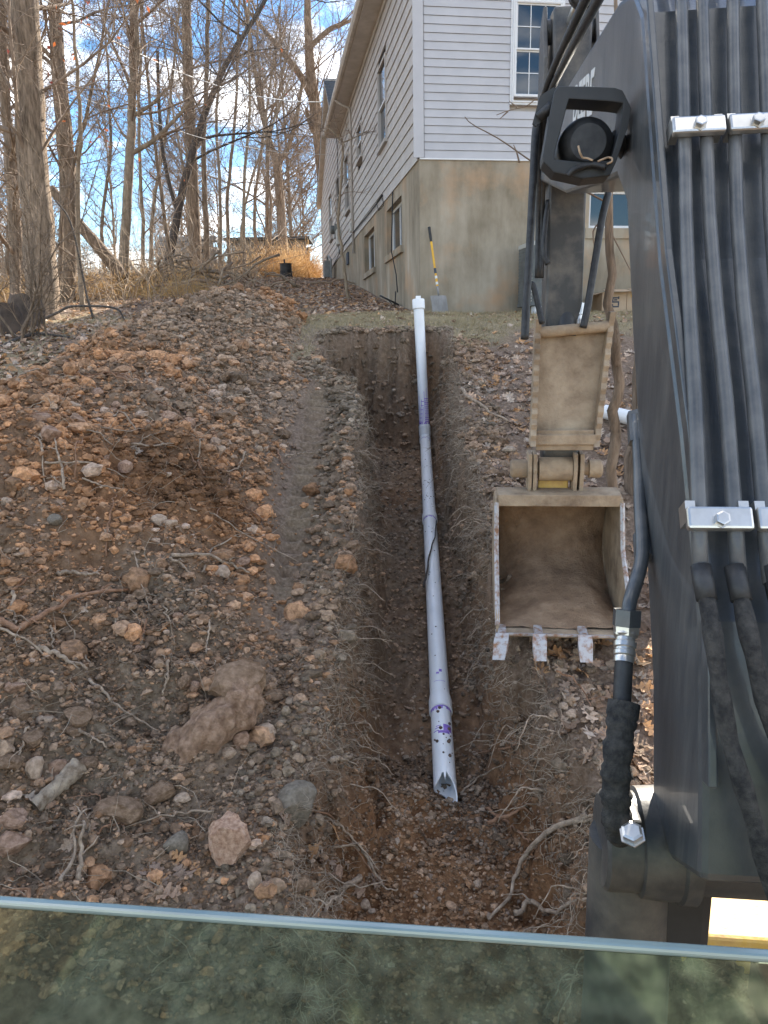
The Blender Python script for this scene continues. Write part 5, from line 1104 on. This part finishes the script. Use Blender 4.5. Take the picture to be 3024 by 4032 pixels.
def g_left(r,n):
    y=8.+24*r.rand(n)**1.2; x=np.where(r.rand(n)<.25,r.uniform(-4.5,.5,n),r.uniform(-15,.5,n)); k=(np.abs(x)<.62*y)&(x<.55-.145*(y-12.3))&((y>9.5)|(x<-1))&(pile(x,y)<.03)&(r.rand(n)<np.clip(.5+2.2*vn(x,y,.5,35)+.4*sst((y-13)/6),.08,1)); return x[k],y[k]
leaf_stuff('leaf_litter',34000,g_left,.07,.13,4,'fallen brown leaves carpeting the slope up to the house and woods',False)
def g_lawn(r,n):
    y=8.6+4*r.rand(n); x=r.uniform(-.6,5,n); k=(r.rand(n)<np.clip(.15+1.2*vn(x,y,1.2,37)+.3*sst((x-1.2)/1),.02,1))&(x<.55*y)&(y<12.0+.14*x); return x[k],y[k]
leaf_stuff('leaf_litter',2600,g_lawn,.05,.09,8,'stray leaves on the worn lawn in front of the house',False)
def g_farl(r,n):
    y=3+7*r.rand(n); x=r.uniform(-7,-2.6,n); k=(x>-.62*y)&(pile(x,y)<.03)&(r.rand(n)<.8); return x[k],y[k]
leaf_stuff('leaf_litter',15000,g_farl,.06,.11,12,'fallen leaves on the grass behind the spoil heap',False)
# worn winter turf
def grassgen(x0,x1,y0,y1,pw):
    def g(r,n):
        y=y0+(y1-y0)*r.rand(n); x=r.uniform(x0,x1,n); k=pw(x,y,r); x=x[k]; y=y[k]; n=len(x)
        return np.stack([x,y,H(x,y)-.004],1),np.stack([r.normal(0,.55,n),r.normal(0,.55,n),np.ones(n)],1),r.uniform(.03,.075,n),r.uniform(.0022,.0042,n)
    return g
M['turf']=mat('dry_turf',(.22,.165,.08),(.45,.36,.22),.8,2.,5,c3=(.33,.265,.145))
def pwl(x,y,r):
    xl,fl,fr,xr=edges(x,y); inn=(x>xl-.03)&(x<xr+.03)&(y<8.75); return (~inn)&(y<12.1+.14*x)&(pile(x,y)<.02)&(r.rand(len(x))<sst((y-8.0+fbm(x,y,1.2,2,95)*1.6)/.8)*np.where(x>1.2,.55,1))
o=hairs(26000,21,'lawn_grass',grassgen(-1.2,4.6,7.8,12.9,pwl),3,3,'turf'); tag(o,'short dry winter grass on the strip of lawn by the house','grass')
def pwl2(x,y,r): return (np.abs(x)<.62*y)&(pile(x,y)<.02)&(r.rand(len(x))<sst((.25+fbm(x,y,.6,3,97))/.25)*.7)
o=hairs(24000,22,'slope_grass',grassgen(-9,-1.2,4,16,pwl2),3,3,'turf'); tag(o,'thin dry grass on the slope behind the spoil heap','grass')

# ------------------------------------------------------------------ trees
def grow(mb,p,d,L,r,lev,rg,cfg,tips=None):
    n=cfg['n'][lev]; step=L/(n-1); P=[p]; q=np.array(p,float); d=np.array(d,float)
    jit=rg.normal(0,cfg['wig'][lev],(n,3))
    for i_ in range(1,n):
        d=d+jit[i_]+np.array([0,0,cfg['up'][lev]]); d/=math.sqrt(d@d); q=q+d*step; P.append(q)
    P=np.array(P); rr=r*(1-np.linspace(0,1,n)*cfg['tap'][lev]); mb.tube(P,rr,cfg['k'][lev],False)
    if tips is not None and lev>=cfg['max']-1: tips.append(P[-1])
    if lev<cfg['max']:
        m_=cfg['ch'][lev]; m_=rg.randint(m_[0],m_[1]+1)
        for c in range(m_):
            f=cfg['from'][lev]+(1-cfg['from'][lev])*(c+rg.rand())/m_; i_=min(n-2,int(f*(n-1))); a=f*(n-1)-i_
            s=P[i_]*(1-a)+P[i_+1]*a; t=P[i_+1]-P[i_]; t/=math.sqrt(t@t)
            u=rg.normal(size=3); u-=t*(u@t); u/=math.sqrt(u@u); an=math.radians(rg.uniform(*cfg['ang']))
            grow(mb,s,t*math.cos(an)+u*math.sin(an),L*rg.uniform(*cfg['len'])*(1.15-.5*f),max(cfg['rmin'],r*(1-f*cfg['tap'][lev])*rg.uniform(.4,.62)),lev+1,rg,cfg,tips)
CFG=dict(n=[9,7,6,5,4],wig=[.06,.14,.17,.2,.22],up=[.02,.05,.05,.03,.02],tap=[.75,.8,.8,.75,.6],k=[7,5,4,3,3],ch=[(9,13),(6,8),(5,7),(3,4)],ang=(28,62),len=(.42,.66),max=3,rmin=.0035)
CFG['from']=[.3,.15,.12,.1]
def tree(name,label,Y,pts,nl,seed,bark='bark',limb=(2.5,4.5),lo=.15,group=None,cfg=CFG,extra=None,maxlev=3,ext=6.,leaves=0,cat='tree'):
    """pts: (px,py,radius m) along the trunk, at ground distance Y"""
    rg=np.random.RandomState(seed)
    Q=[atY(px,py,Y+(pz if pz else 0)) for px,py,_,*z_ in pts for pz in [z_[0] if z_ else 0]]; R=[q[2] for q in pts]
    base=Q[0].copy(); base[2]=float(H(base[0],base[1]))-.12
    Q=[base]+Q[1:] if abs(Q[0][2]-base[2])<.8 else [base]+Q; R=R if len(R)==len(Q) else [R[0]]+R
    if ext:
        t=Q[-1]-Q[-2]; t/=np.linalg.norm(t); Q=Q+[Q[-1]+t*ext*.5,Q[-1]+t*ext+np.array([0,0,ext*.1])]; R=R+[R[-1]*.7,R[-1]*.35]
    Q=np.array(Q); R=np.array(R); tt=np.linspace(0,len(Q)-1,28); P=np.stack([np.interp(tt,range(len(Q)),Q[:,i_]) for i_ in range(3)],1); rr=np.interp(tt,range(len(Q)),R)
    for _ in range(2): P[1:-1]=(P[:-2]+P[1:-1]*2+P[2:])/4
    P[1:]+=rg.normal(0,.012,(27,3)); rr[0]*=1.3
    root_=empty(name,base,0,label,cat,group)
    b=MB(); b.tube(P-base,rr,12); 
    if extra:
        for pl in extra:
            q=np.array([atY(px,py,Y) for px,py,_ in pl]); r_=np.array([a[2] for a in pl]); q=sm(q,12,1); b.tube(q-base,np.interp(np.linspace(0,1,12),np.linspace(0,1,len(r_)),r_),8,False)
    b.build('trunk',M[bark],root_,smooth=True)
    cr=MB(); cf=dict(cfg); cf['max']=maxlev; tips=[]
    seg=[(P,rr,nl)]
    if extra:
        for pl in extra: q=sm(np.array([atY(px,py,Y) for px,py,_ in pl]),12,1); seg.append((q,np.linspace(pl[0][2],pl[-1][2],12),max(3,nl//3)))
    for P_,r_,k_ in seg:
        for c in range(k_):
            f=lo+(1-lo)*(c+rg.rand())/k_ if P_ is P else .15+.85*(c+rg.rand())/k_; x=f*(len(P_)-1); i_=min(len(P_)-2,int(x)); s=P_[i_]+(P_[i_+1]-P_[i_])*(x-i_)
            t=P_[i_+1]-P_[i_]; t/=np.linalg.norm(t); a=rg.uniform(0,6.28); u=np.array([math.cos(a),math.sin(a),0]); an=math.radians(rg.uniform(35,75))
            r0=min(r_[i_]*.5,.05)*rg.uniform(.35,1); grow(cr,s-base,t*math.cos(an)+u*math.sin(an),rg.uniform(*limb)*(1.1-.4*f),max(.008,r0),1,rg,cf,tips)
    cr.build('crown',M['twig'] if bark!='barkd' else M['barkd'],root_,smooth=True,fixn=False)
    if leaves and tips:
        lm=MB()
        for _ in range(leaves):
            q=tips[rg.randint(len(tips))]+rg.normal(0,.12,3); s=rg.uniform(.03,.055); a=rg.normal(size=3); a/=np.linalg.norm(a); c_=np.cross(a,rg.normal(size=3)); c_/=np.linalg.norm(c_); col=(.55,.16,.05,1) if rg.rand()<.7 else (.4,.09,.06,1)
            lm.add([q-a*s,q+c_*s*.45+.01,q+a*s*.9,q-c_*s*.45],[(0,1,2,3)],col)
        o=lm.build('dead_leaves',M['leaf'],root_,fixn=False); o['kind']='stuff'
    return root_
tree('oak_tree','thick furrowed oak trunk with orange leaves at the edge of the wood',13,[(160,1235,.27),(165,1100,.26),(150,900,.245),(128,600,.23),(112,300,.215),(98,0,.20)],22,1,'bark',(2.,4.),.36,leaves=420,maxlev=4,ext=5)
tree('oak_tree','grey trunk standing close behind the thick oak',17,[(250,1150,.19),(275,900,.18),(265,620,.17),(235,350,.15),(215,0,.12)],18,2,'bark',(2,4),.25,maxlev=3)
tree('oak_tree','slim trunk at the far side of the thick oak',15,[(62,1200,.1),(60,1000,.1),(45,700,.09),(20,350,.09),(10,0,.08)],16,3,'bark',(2,3.5),.15)
tree('maple_tree','smooth straight grey trunk with its first fork high up',19.5,[(483,1190,.135),(490,1000,.125),(505,700,.11),(520,420,.10),(527,310,.10),(520,150,.08),(540,0,.07)],22,4,'barks',(2.2,4.5),.3,extra=[[(508,610,.06),(600,560,.055),(690,470,.045),(760,390,.03)],[(528,455,.05),(600,410,.04),(655,350,.03)],[(530,310,.06),(545,200,.055),(535,80,.05),(520,-60,.04)]],maxlev=4,leaves=60)
tree('leaning_tree','dark trunk leaning toward the house over a heap of branches',24,[(640,1150,.15),(672,1000,.135),(705,820,.12),(745,640,.11),(800,460,.10),(880,260,.08),(960,140,.07),(1020,40,.06)],18,5,'barkd',(2.5,5),.3,extra=[[(700,830,.07),(670,740,.065),(640,600,.06),(625,420,.05),(620,200,.045)]],maxlev=4)
tree('poplar_tree','tall straight brown trunk behind the dark leaning trunk',27,[(772,1090,.22),(765,900,.21),(752,600,.19),(742,300,.17),(733,0,.15)],20,6,'bark',(2.5,5),.25,maxlev=4,leaves=90)
tree('sapling_tree','slender upright trunk rising beside the tall brown trunk',26,[(815,1085,.10),(812,900,.095),(800,600,.08),(815,300,.07),(820,0,.06)],14,7,'bark',(2,4),.2,leaves=120)
tree('forked_tree','grey tree forking low above the golden grass',40,[(1115,990,.24),(1105,800,.22),(1092,640,.21),(1060,560,.15),(1030,440,.12),(1000,250,.1)],14,8,'bark',(3,5),.25,extra=[[(1092,640,.15),(1130,600,.13),(1165,480,.1),(1190,330,.07)]],maxlev=4)
tree('ash_tree','large spreading tree rising behind the far gable',42,[(1310,1000,.4),(1285,800,.36),(1262,580,.33),(1243,430,.3),(1222,300,.25),(1215,120,.2),(1210,-60,.15)],20,9,'bark',(4,7),.3,extra=[[(1235,400,.2),(1200,320,.18),(1120,210,.14),(1040,120,.1),(960,20,.07)],[(1250,470,.18),(1300,400,.17),(1350,290,.14),(1420,210,.11),(1500,150,.08)],[(1260,560,.15),(1225,500,.12),(1205,430,.08)],[(1225,180,.14),(1300,110,.11),(1400,75,.08)]],maxlev=4)
tree('sapling_tree','thin bent sapling standing in the leaves by the long wall',16.5,[(1372,1190,.036),(1358,1080,.034),(1345,980,.03),(1330,900,.028),(1338,760,.026),(1350,620,.024),(1349,560,.02)],5,10,'barks',(.5,1.),.5,ext=0,maxlev=2,extra=[[(1349,560,.018),(1320,530,.014),(1285,495,.008)],[(1349,562,.016),(1400,540,.012),(1445,515,.007)]])
# stems between the larger trunks
thin=[(300,14.5,(330,1230),(300,900),(320,500),(290,100),.05),(301,16,(215,1180),(250,800),(330,500),(400,150),.05),(302,22,(560,1120),(565,850),(545,500),(560,60),.06),(303,22,(690,1080),(640,800),(600,500),(560,100),.06),(304,29,(860,1060),(870,800),(850,450),(880,50),.07),(305,31,(905,1060),(890,800),(930,450),(940,50),.08),(306,33,(960,1050),(955,760),(985,450),(980,60),.08),(307,35,(1010,1040),(1000,780),(1040,520),(1080,200),.08),(308,34,(930,1050),(960,820),(1010,640),(1090,440),.07),(309,24,(420,1170),(395,900),(440,600),(420,200),.06),(310,26,(590,1110),(600,800),(660,500),(700,100),.07),(311,20,(20,1200),(35,900),(70,500),(60,0),.07),(312,30,(820,1070),(760,830),(700,560),(650,200),.06),(313,36,(1060,1030),(1070,850),(1050,620),(1110,300),.08)]
tl=['thin stem rising directly before the thick oak','thin stem slanting away from the thick oak toward the straight grey trunk','pale thin stem just past the straight grey trunk','thin stem leaning away from the dark leaning trunk','thin stem next to the slender upright trunk, on its shed side','dark thin stem in front of the shed boards','pale thin stem rising from the near end of the golden grass','thin stem standing in the golden grass beside the forked grey tree','thin bowed stem crossing in front of the shed','thin stem between the thick oak and the straight grey trunk','thin stem tilting between the straight grey trunk and the dark leaning trunk','thin stem at the outer side of the thick oak','thin stem slanting across the tall brown trunk','thin stem touching the forked grey tree']
for (sd_,Y,a,b_,c,d,r),lab_ in zip(thin,tl):
    tree('sapling_tree',lab_,Y,[(*a,r),(*b_,r*.85),(*c,r*.7),(*d,r*.5)],13,sd_,'bark' if sd_%2 else 'barks',(1.6,3.4),.1,'slender stems in the wood',ext=3,leaves=25 if sd_%3==0 else 0)
# fallen trunk propped in the brush
P=[atY(200,740,18),atY(300,870,18),atY(400,985,18),atY(490,1095,18)]; base=P[-1].copy(); base[2]=float(H(base[0],base[1]))
o=MB().tube(sm(np.array(P)-base,16,1),np.linspace(.1,.16,16),10).build('fallen_log',M['bark'],smooth=True); o.location=base; tag(o,'fallen trunk slanting down through the brush past the thick oak','log')
# deep background: copies of three bare trees
protos=[]
for k in range(3):
    rg=np.random.RandomState(70+k); tr=MB(); P=np.array([(0,0,-.3),(.1*k,.1,3),(.25,-.1*k,6.5),(.1,.2,10),(.3,.1,13.5)]); tr.tube(sm(P,16,1),np.linspace(.12,.02,16),8)
    cr=MB(); cf=dict(CFG); cf['max']=4; cf['rmin']=.008; Ps=sm(P,30,1)
    for c in range(20):
        i_=int(6+23*c/20); a=rg.uniform(0,6.28); an=math.radians(rg.uniform(30,65)); grow(cr,Ps[i_],np.array([math.cos(a)*math.sin(an),math.sin(a)*math.sin(an),math.cos(an)]),rg.uniform(2.2,4.6)*(1.2-.02*i_),.05,1,rg,cf)
    e=empty('woodland_tree',(0,0,0)); t_=tr.build('trunk',M['bark'],e,smooth=True); c_=cr.build('crown',M['twig'],e,smooth=True,fixn=False); protos.append((e,t_,c_))
rb=random.Random(5); used=set(); spots=[]
for k in range(26):
    Y=rb.uniform(40,75); u=rb.uniform(-.56,-.08); spots.append((u*Y,Y))
spots+=[(-14,20),(-17,28),(-11,-16),(3,-22),(14,-18),(-4,-28),(20,30),(12,-30),(24,16)]
for k,(X,Y) in enumerate(spots):
    e,t_,c_=protos[k%3]
    if k>=3:
        ne=e.copy(); COL.objects.link(ne)
        for ch in(t_,c_): n_=ch.copy(); COL.objects.link(n_); n_.parent=ne
        e=ne
    e.location=(X,Y,float(H(X,Y))); e.rotation_euler=(0,0,rb.uniform(0,6.28)); s=rb.uniform(.75,1.25); e.scale=(s,s,s)
    far=k>=26
    tag(e,'bare woodland tree standing far back beyond the brush' if not far else 'bare tree standing in the open around the machine and house','tree','bare trees deep in the wood' if not far else 'bare trees around the plot')
# tree and broken sapling beside the bucket
tree('oak_tree','rough barked trunk standing between the bucket and the boom',5.0,[(2565,2700,.21),(2545,2300,.20),(2562,1900,.195),(2602,1560,.19),(2660,1100,.18),(2720,500,.17)],4,20,'bark',(2,3),.93,maxlev=3,ext=4)
sap=tree('sapling_tree','bent grey sapling with a torn strip of bark close to the bucket',4.35,[(2510,2720,.035),(2480,2480,.034),(2445,2200,.033),(2420,1900,.032),(2405,1720,.032),(2432,1600,.031),(2448,1480,.030),(2420,1360,.028),(2400,1250,.026),(2398,1000,.024),(2400,800,.022)],1,21,'bark',(.3,.5),.98,ext=1,maxlev=1)
# twigs across the front of the house
def twig_obj(pl,Y,label,r0=.006):
    b=MB(); base=atY(*pl[0][0],Y)
    for q in pl: P=sm(np.array([atY(x,y,Y) for x,y in q]),12,1)-base; b.tube(P,np.linspace(r0,r0*.4,12),5)
    o=b.build('twig',M['twig'],sap,smooth=True); sb=Vector(sap.location); o.location=Vector(base)-sb; return o
twig_obj([[(2395,800),(2240,720),(2130,660),(2060,615),(1990,560),(1920,520),(1850,490),(1830,460)],[(2045,640),(2035,600),(2022,570)]],4.6,'')
twig_obj([[(2395,700),(2250,470),(2130,370),(2095,400),(2075,422),(2010,430),(1955,453)],[(2035,422),(2005,398)],[(2000,438),(1968,468)]],4.6,'',.005)
twig_obj([[(2398,900),(2440,980),(2490,1080)],[(2400,850),(2330,900),(2345,1000),(2325,1040)]],4.4,'',.006)

# ------------------------------------------------------------------ brush, golden grass, branch heap, shed, bin, wires
def brushgen(r,n):
    Y=15+20*r.rand(n)**1.3; u=r.uniform(-.56,-.14,n); X=u*Y; k=(r.rand(n)<np.clip(.6+1.5*vn(X,Y,.35,3),.1,1))&(X<-1.6-.1*Y*(Y>22)); X=X[k];Y=Y[k]; n=len(X)
    return np.stack([X,Y,H(X,Y)-.02],1),np.stack([r.normal(0,.35,n),r.normal(0,.35,n),np.ones(n)],1),r.uniform(.7,3.0,n),r.uniform(.004,.010,n)
M['brush']=mat('brush_stem',(.20,.14,.095),(.42,.32,.22),.85,.8,4)
o=hairs(5200,31,'underbrush',brushgen,3,7,'brush'); tag(o,'tangled bare underbrush filling the wood between the trunks','brush')
def goldgen(r,n):
    Y=34+8*r.rand(n); X=r.uniform(-.30,-.085,n)*Y; k=X<-.45-.093*Y+1.2; X=X[k];Y=Y[k]; n=len(X); h=.8+.9*sst((X/Y+.26)/.12)
    return np.stack([X,Y,H(X,Y)-.02],1),np.stack([r.normal(.1,.3,n),r.normal(0,.3,n),np.ones(n)],1),h*r.uniform(.6,1.35,n),r.uniform(.006,.014,n)
M['gold']=mat('golden_grass',(.50,.29,.11),(.72,.50,.24),.8,.7,4,trans=.25)
o=hairs(13000,32,'golden_grass',goldgen,3,6,'gold'); tag(o,'tall golden dry grass glowing in sun at the top of the slope','grass')
def lowgold(r,n):
    Y=17+18*r.rand(n); X=r.uniform(-.56,-.22,n)*Y; n=len(X); return np.stack([X,Y,H(X,Y)-.02],1),np.stack([r.normal(0,.4,n),r.normal(0,.4,n),np.ones(n)],1),r.uniform(.25,.9,n),r.uniform(.004,.008,n)
o=hairs(9000,33,'dry_weeds',lowgold,3,5,'gold'); tag(o,'pale dry weeds standing under the trees','weeds')
hp=atY(770,1120,20.5); hp[2]=float(H(hp[0],hp[1])); heap=empty('branch_heap',hp,0,'heap of bleached grey cut branches at the foot of the dark leaning trunk','branches')
rh=random.Random(8)
for k in range(60):
    a=rh.gauss(.3,.9)+(math.pi if rh.random()<.3 else 0); L=rh.uniform(.8,2.4); c=np.array([rh.gauss(0,1.5),rh.gauss(0,.7),0]); hgt=max(.02,1.0-.3*abs(c[0])-.35*abs(c[1]))*rh.random(); sl=rh.gauss(0,.35)
    A=c+np.array([math.cos(a),math.sin(a),sl])*L/2; B=c-np.array([math.cos(a),math.sin(a),sl])*L/2
    P=wig(np.array([A,c+np.array([0,0,.12]),B]),.07,k,9)
    for q in P: q[2]=float(H(q[0]+hp[0],q[1]+hp[1]))-hp[2]+max(.03,hgt+(q[2]-c[2])*.9)
    MB().tube(P,np.linspace(.045,.015,9)*rh.uniform(.5,1.1),6).build('branch',M['brush'] if k%3==0 else M['barks'],heap,smooth=True)
sA=atY(905,1065,44); sB=atY(1210,1065,44); gz_=float(H(sA[0],sA[1])); shd=empty('shed',(sA[0],44,gz_),0,'low grey boarded shed half hidden behind the stems','shed')
wd=(sB-sA)[0]; hS=atY(905,948,44)[2]-gz_
nb=28
for k in range(nb): MB().box((wd*(k+.5)/nb,0,hS/2-.2),(wd/nb-.02,.05+.02*(k%3),hS+.3)).build('board',M['fence'],shd)
MB().box((wd/2,1.0,hS+.06),(wd+.4,2.6,.14)).build('roof',M['shing'],shd); MB().box((wd/2,2.,hS/2-.2),(wd,.1,hS)).build('back_wall',M['fence'],shd)
wq=atY(742,1060,30); wq[2]=float(H(wq[0],wq[1])); wst=empty('stone_wall',wq,0,'stack of pale stone slabs between the trunks','wall'); 
for j in range(8):
    for k in range(4): MB().box(((k-1.5)*.55+.2*(j%2)-.1,rh.uniform(-.05,.05),.11+j*.2),(.5*rh.uniform(.85,1.05),.5,.18)).build('stone_slab',M['greyw'],wst,bevel=.02)
q=atY(1128,1105,29); q[2]=float(H(q[0],q[1])); s_=46/F*np.linalg.norm(q-O); bn=empty('planter_tub',q,0,'black ribbed plastic tub standing on the ridge before the golden grass','tub')
MB().lathe([(0,s_*.52),(.05,s_*.53),(s_*.25,s_*.50),(s_*.26,s_*.54),(s_*.3,s_*.54),(s_*.31,s_*.50),(s_*.6,s_*.49),(s_*.61,s_*.53),(s_*.65,s_*.53),(s_*.66,s_*.48),(s_*1.2,s_*.46),(s_*1.21,s_*.5),(s_*1.27,s_*.5)],(0,0,-.05),(0,0,1),24).build('tub',M['plastic'],bn,smooth=True,angle=35)
MB().tube([(-.03,-.02,s_*1.2),(-.05,0,s_*1.35),(-.04,0,s_*1.5)],.03,6).build('stub',M['plastic'],bn)
def wire(pts,Ys,r,label,m='wire'):
    P=sm(np.array([atY(x,y,Y) for (x,y),Y in zip(pts,Ys)]),40,2); b=P[0].copy(); o=MB().tube(P-b,r,6).build('overhead_cable',M[m],smooth=True); o.location=b; tag(o,label,'cable')
wire([(-200,-220),(180,0),(420,150),(700,285),(950,370),(1150,400),(1308,403)],[12,15,19,22.,24.5,26.5,28.2],.016,'thick pale twisted service cable sagging from the sky to the gable')
wire([(-200,190),(0,270),(250,360),(520,455),(820,553),(1100,600),(1330,612)],[14,16,18,20,22.5,25,27],.007,'thin pale cable strung low across the wood to the house')
# stumps and fallen sticks at the left
for k,(px_,py_,r_,h_,lab) in enumerate(((18,1290,.22,.42,'dark rotten stump at the foot of the thick oak'),(100,1275,.22,.5,'shorter rotten stump leaning on the thick oak'))):
    q=gp(px_,py_+20); b=MB(); rg=np.random.RandomState(k); pf=[(0,r_*1.15),(h_*.3,r_),(h_*.7,r_*.95),(h_,r_*.8)]; b.lathe(pf,(0,0,-.1),(.1*k,.05,1),14); v=b.V[0]; v*=1+.12*(rg.rand(len(v),1)-.5)
    o=b.build('stump',M['stump'],smooth=True,angle=50); o.location=q; tag(o,lab,'stump')
def stick(pts,Ys,r,label,m='barkd'):
    Q=[]
    for (x,y) in pts: Q.append(gp(x,y,.02))
    P=sm(np.array(Q),22,1); b=P[0].copy(); o=MB().tube(P-b,np.linspace(r,r*.5,22),6).build('fallen_branch',M[m],smooth=True); o.location=b; tag(o,label,'branch')
stick([(0,1378),(60,1345),(140,1318),(220,1328),(320,1340)],None,.022,'long dark branch lying on the grass behind the spoil')
for k,(pts,Y,lab) in enumerate((([(130,1290),(230,1230),(270,1205),(400,1205),(470,1215),(492,1255)],12,'dark arched branch with both ends on the leaves'),([(365,1225),(345,1180),(325,1080),(300,950),(270,850),(220,790)],13,'thin dark vine hanging down beside the thick oak'))):
    Q=[atY(x,y,Y) for x,y in pts]
    for q in (Q[0],Q[-1] if k==0 else Q[0]): q[2]=float(H(q[0],q[1]))
    P=sm(np.array(Q),24,2); b=P[0].copy(); o=MB().tube(P-b,np.linspace(.022,.014,24),6).build('fallen_branch' if k==0 else 'vine',M['barkd'],smooth=True); o.location=b; tag(o,lab,'branch' if k==0 else 'vine')
# multi-stemmed shrub at the left edge
q=gp(85,1330); shb=empty('shrub',q,0,'many-stemmed bare shrub in front of the thick oak','shrub'); rg=np.random.RandomState(77)
for k in range(9):
    b=MB(); cf=dict(CFG); cf['max']=3; a=rg.uniform(0,6.28); grow(b,np.array([rg.normal(0,.12),rg.normal(0,.1),-.05]),np.array([.35*math.cos(a),.35*math.sin(a),1]),rg.uniform(1.0,2.1),rg.uniform(.008,.02),1,rg,cf); b.build('stem',M['bark'],shb,smooth=True,fixn=False)
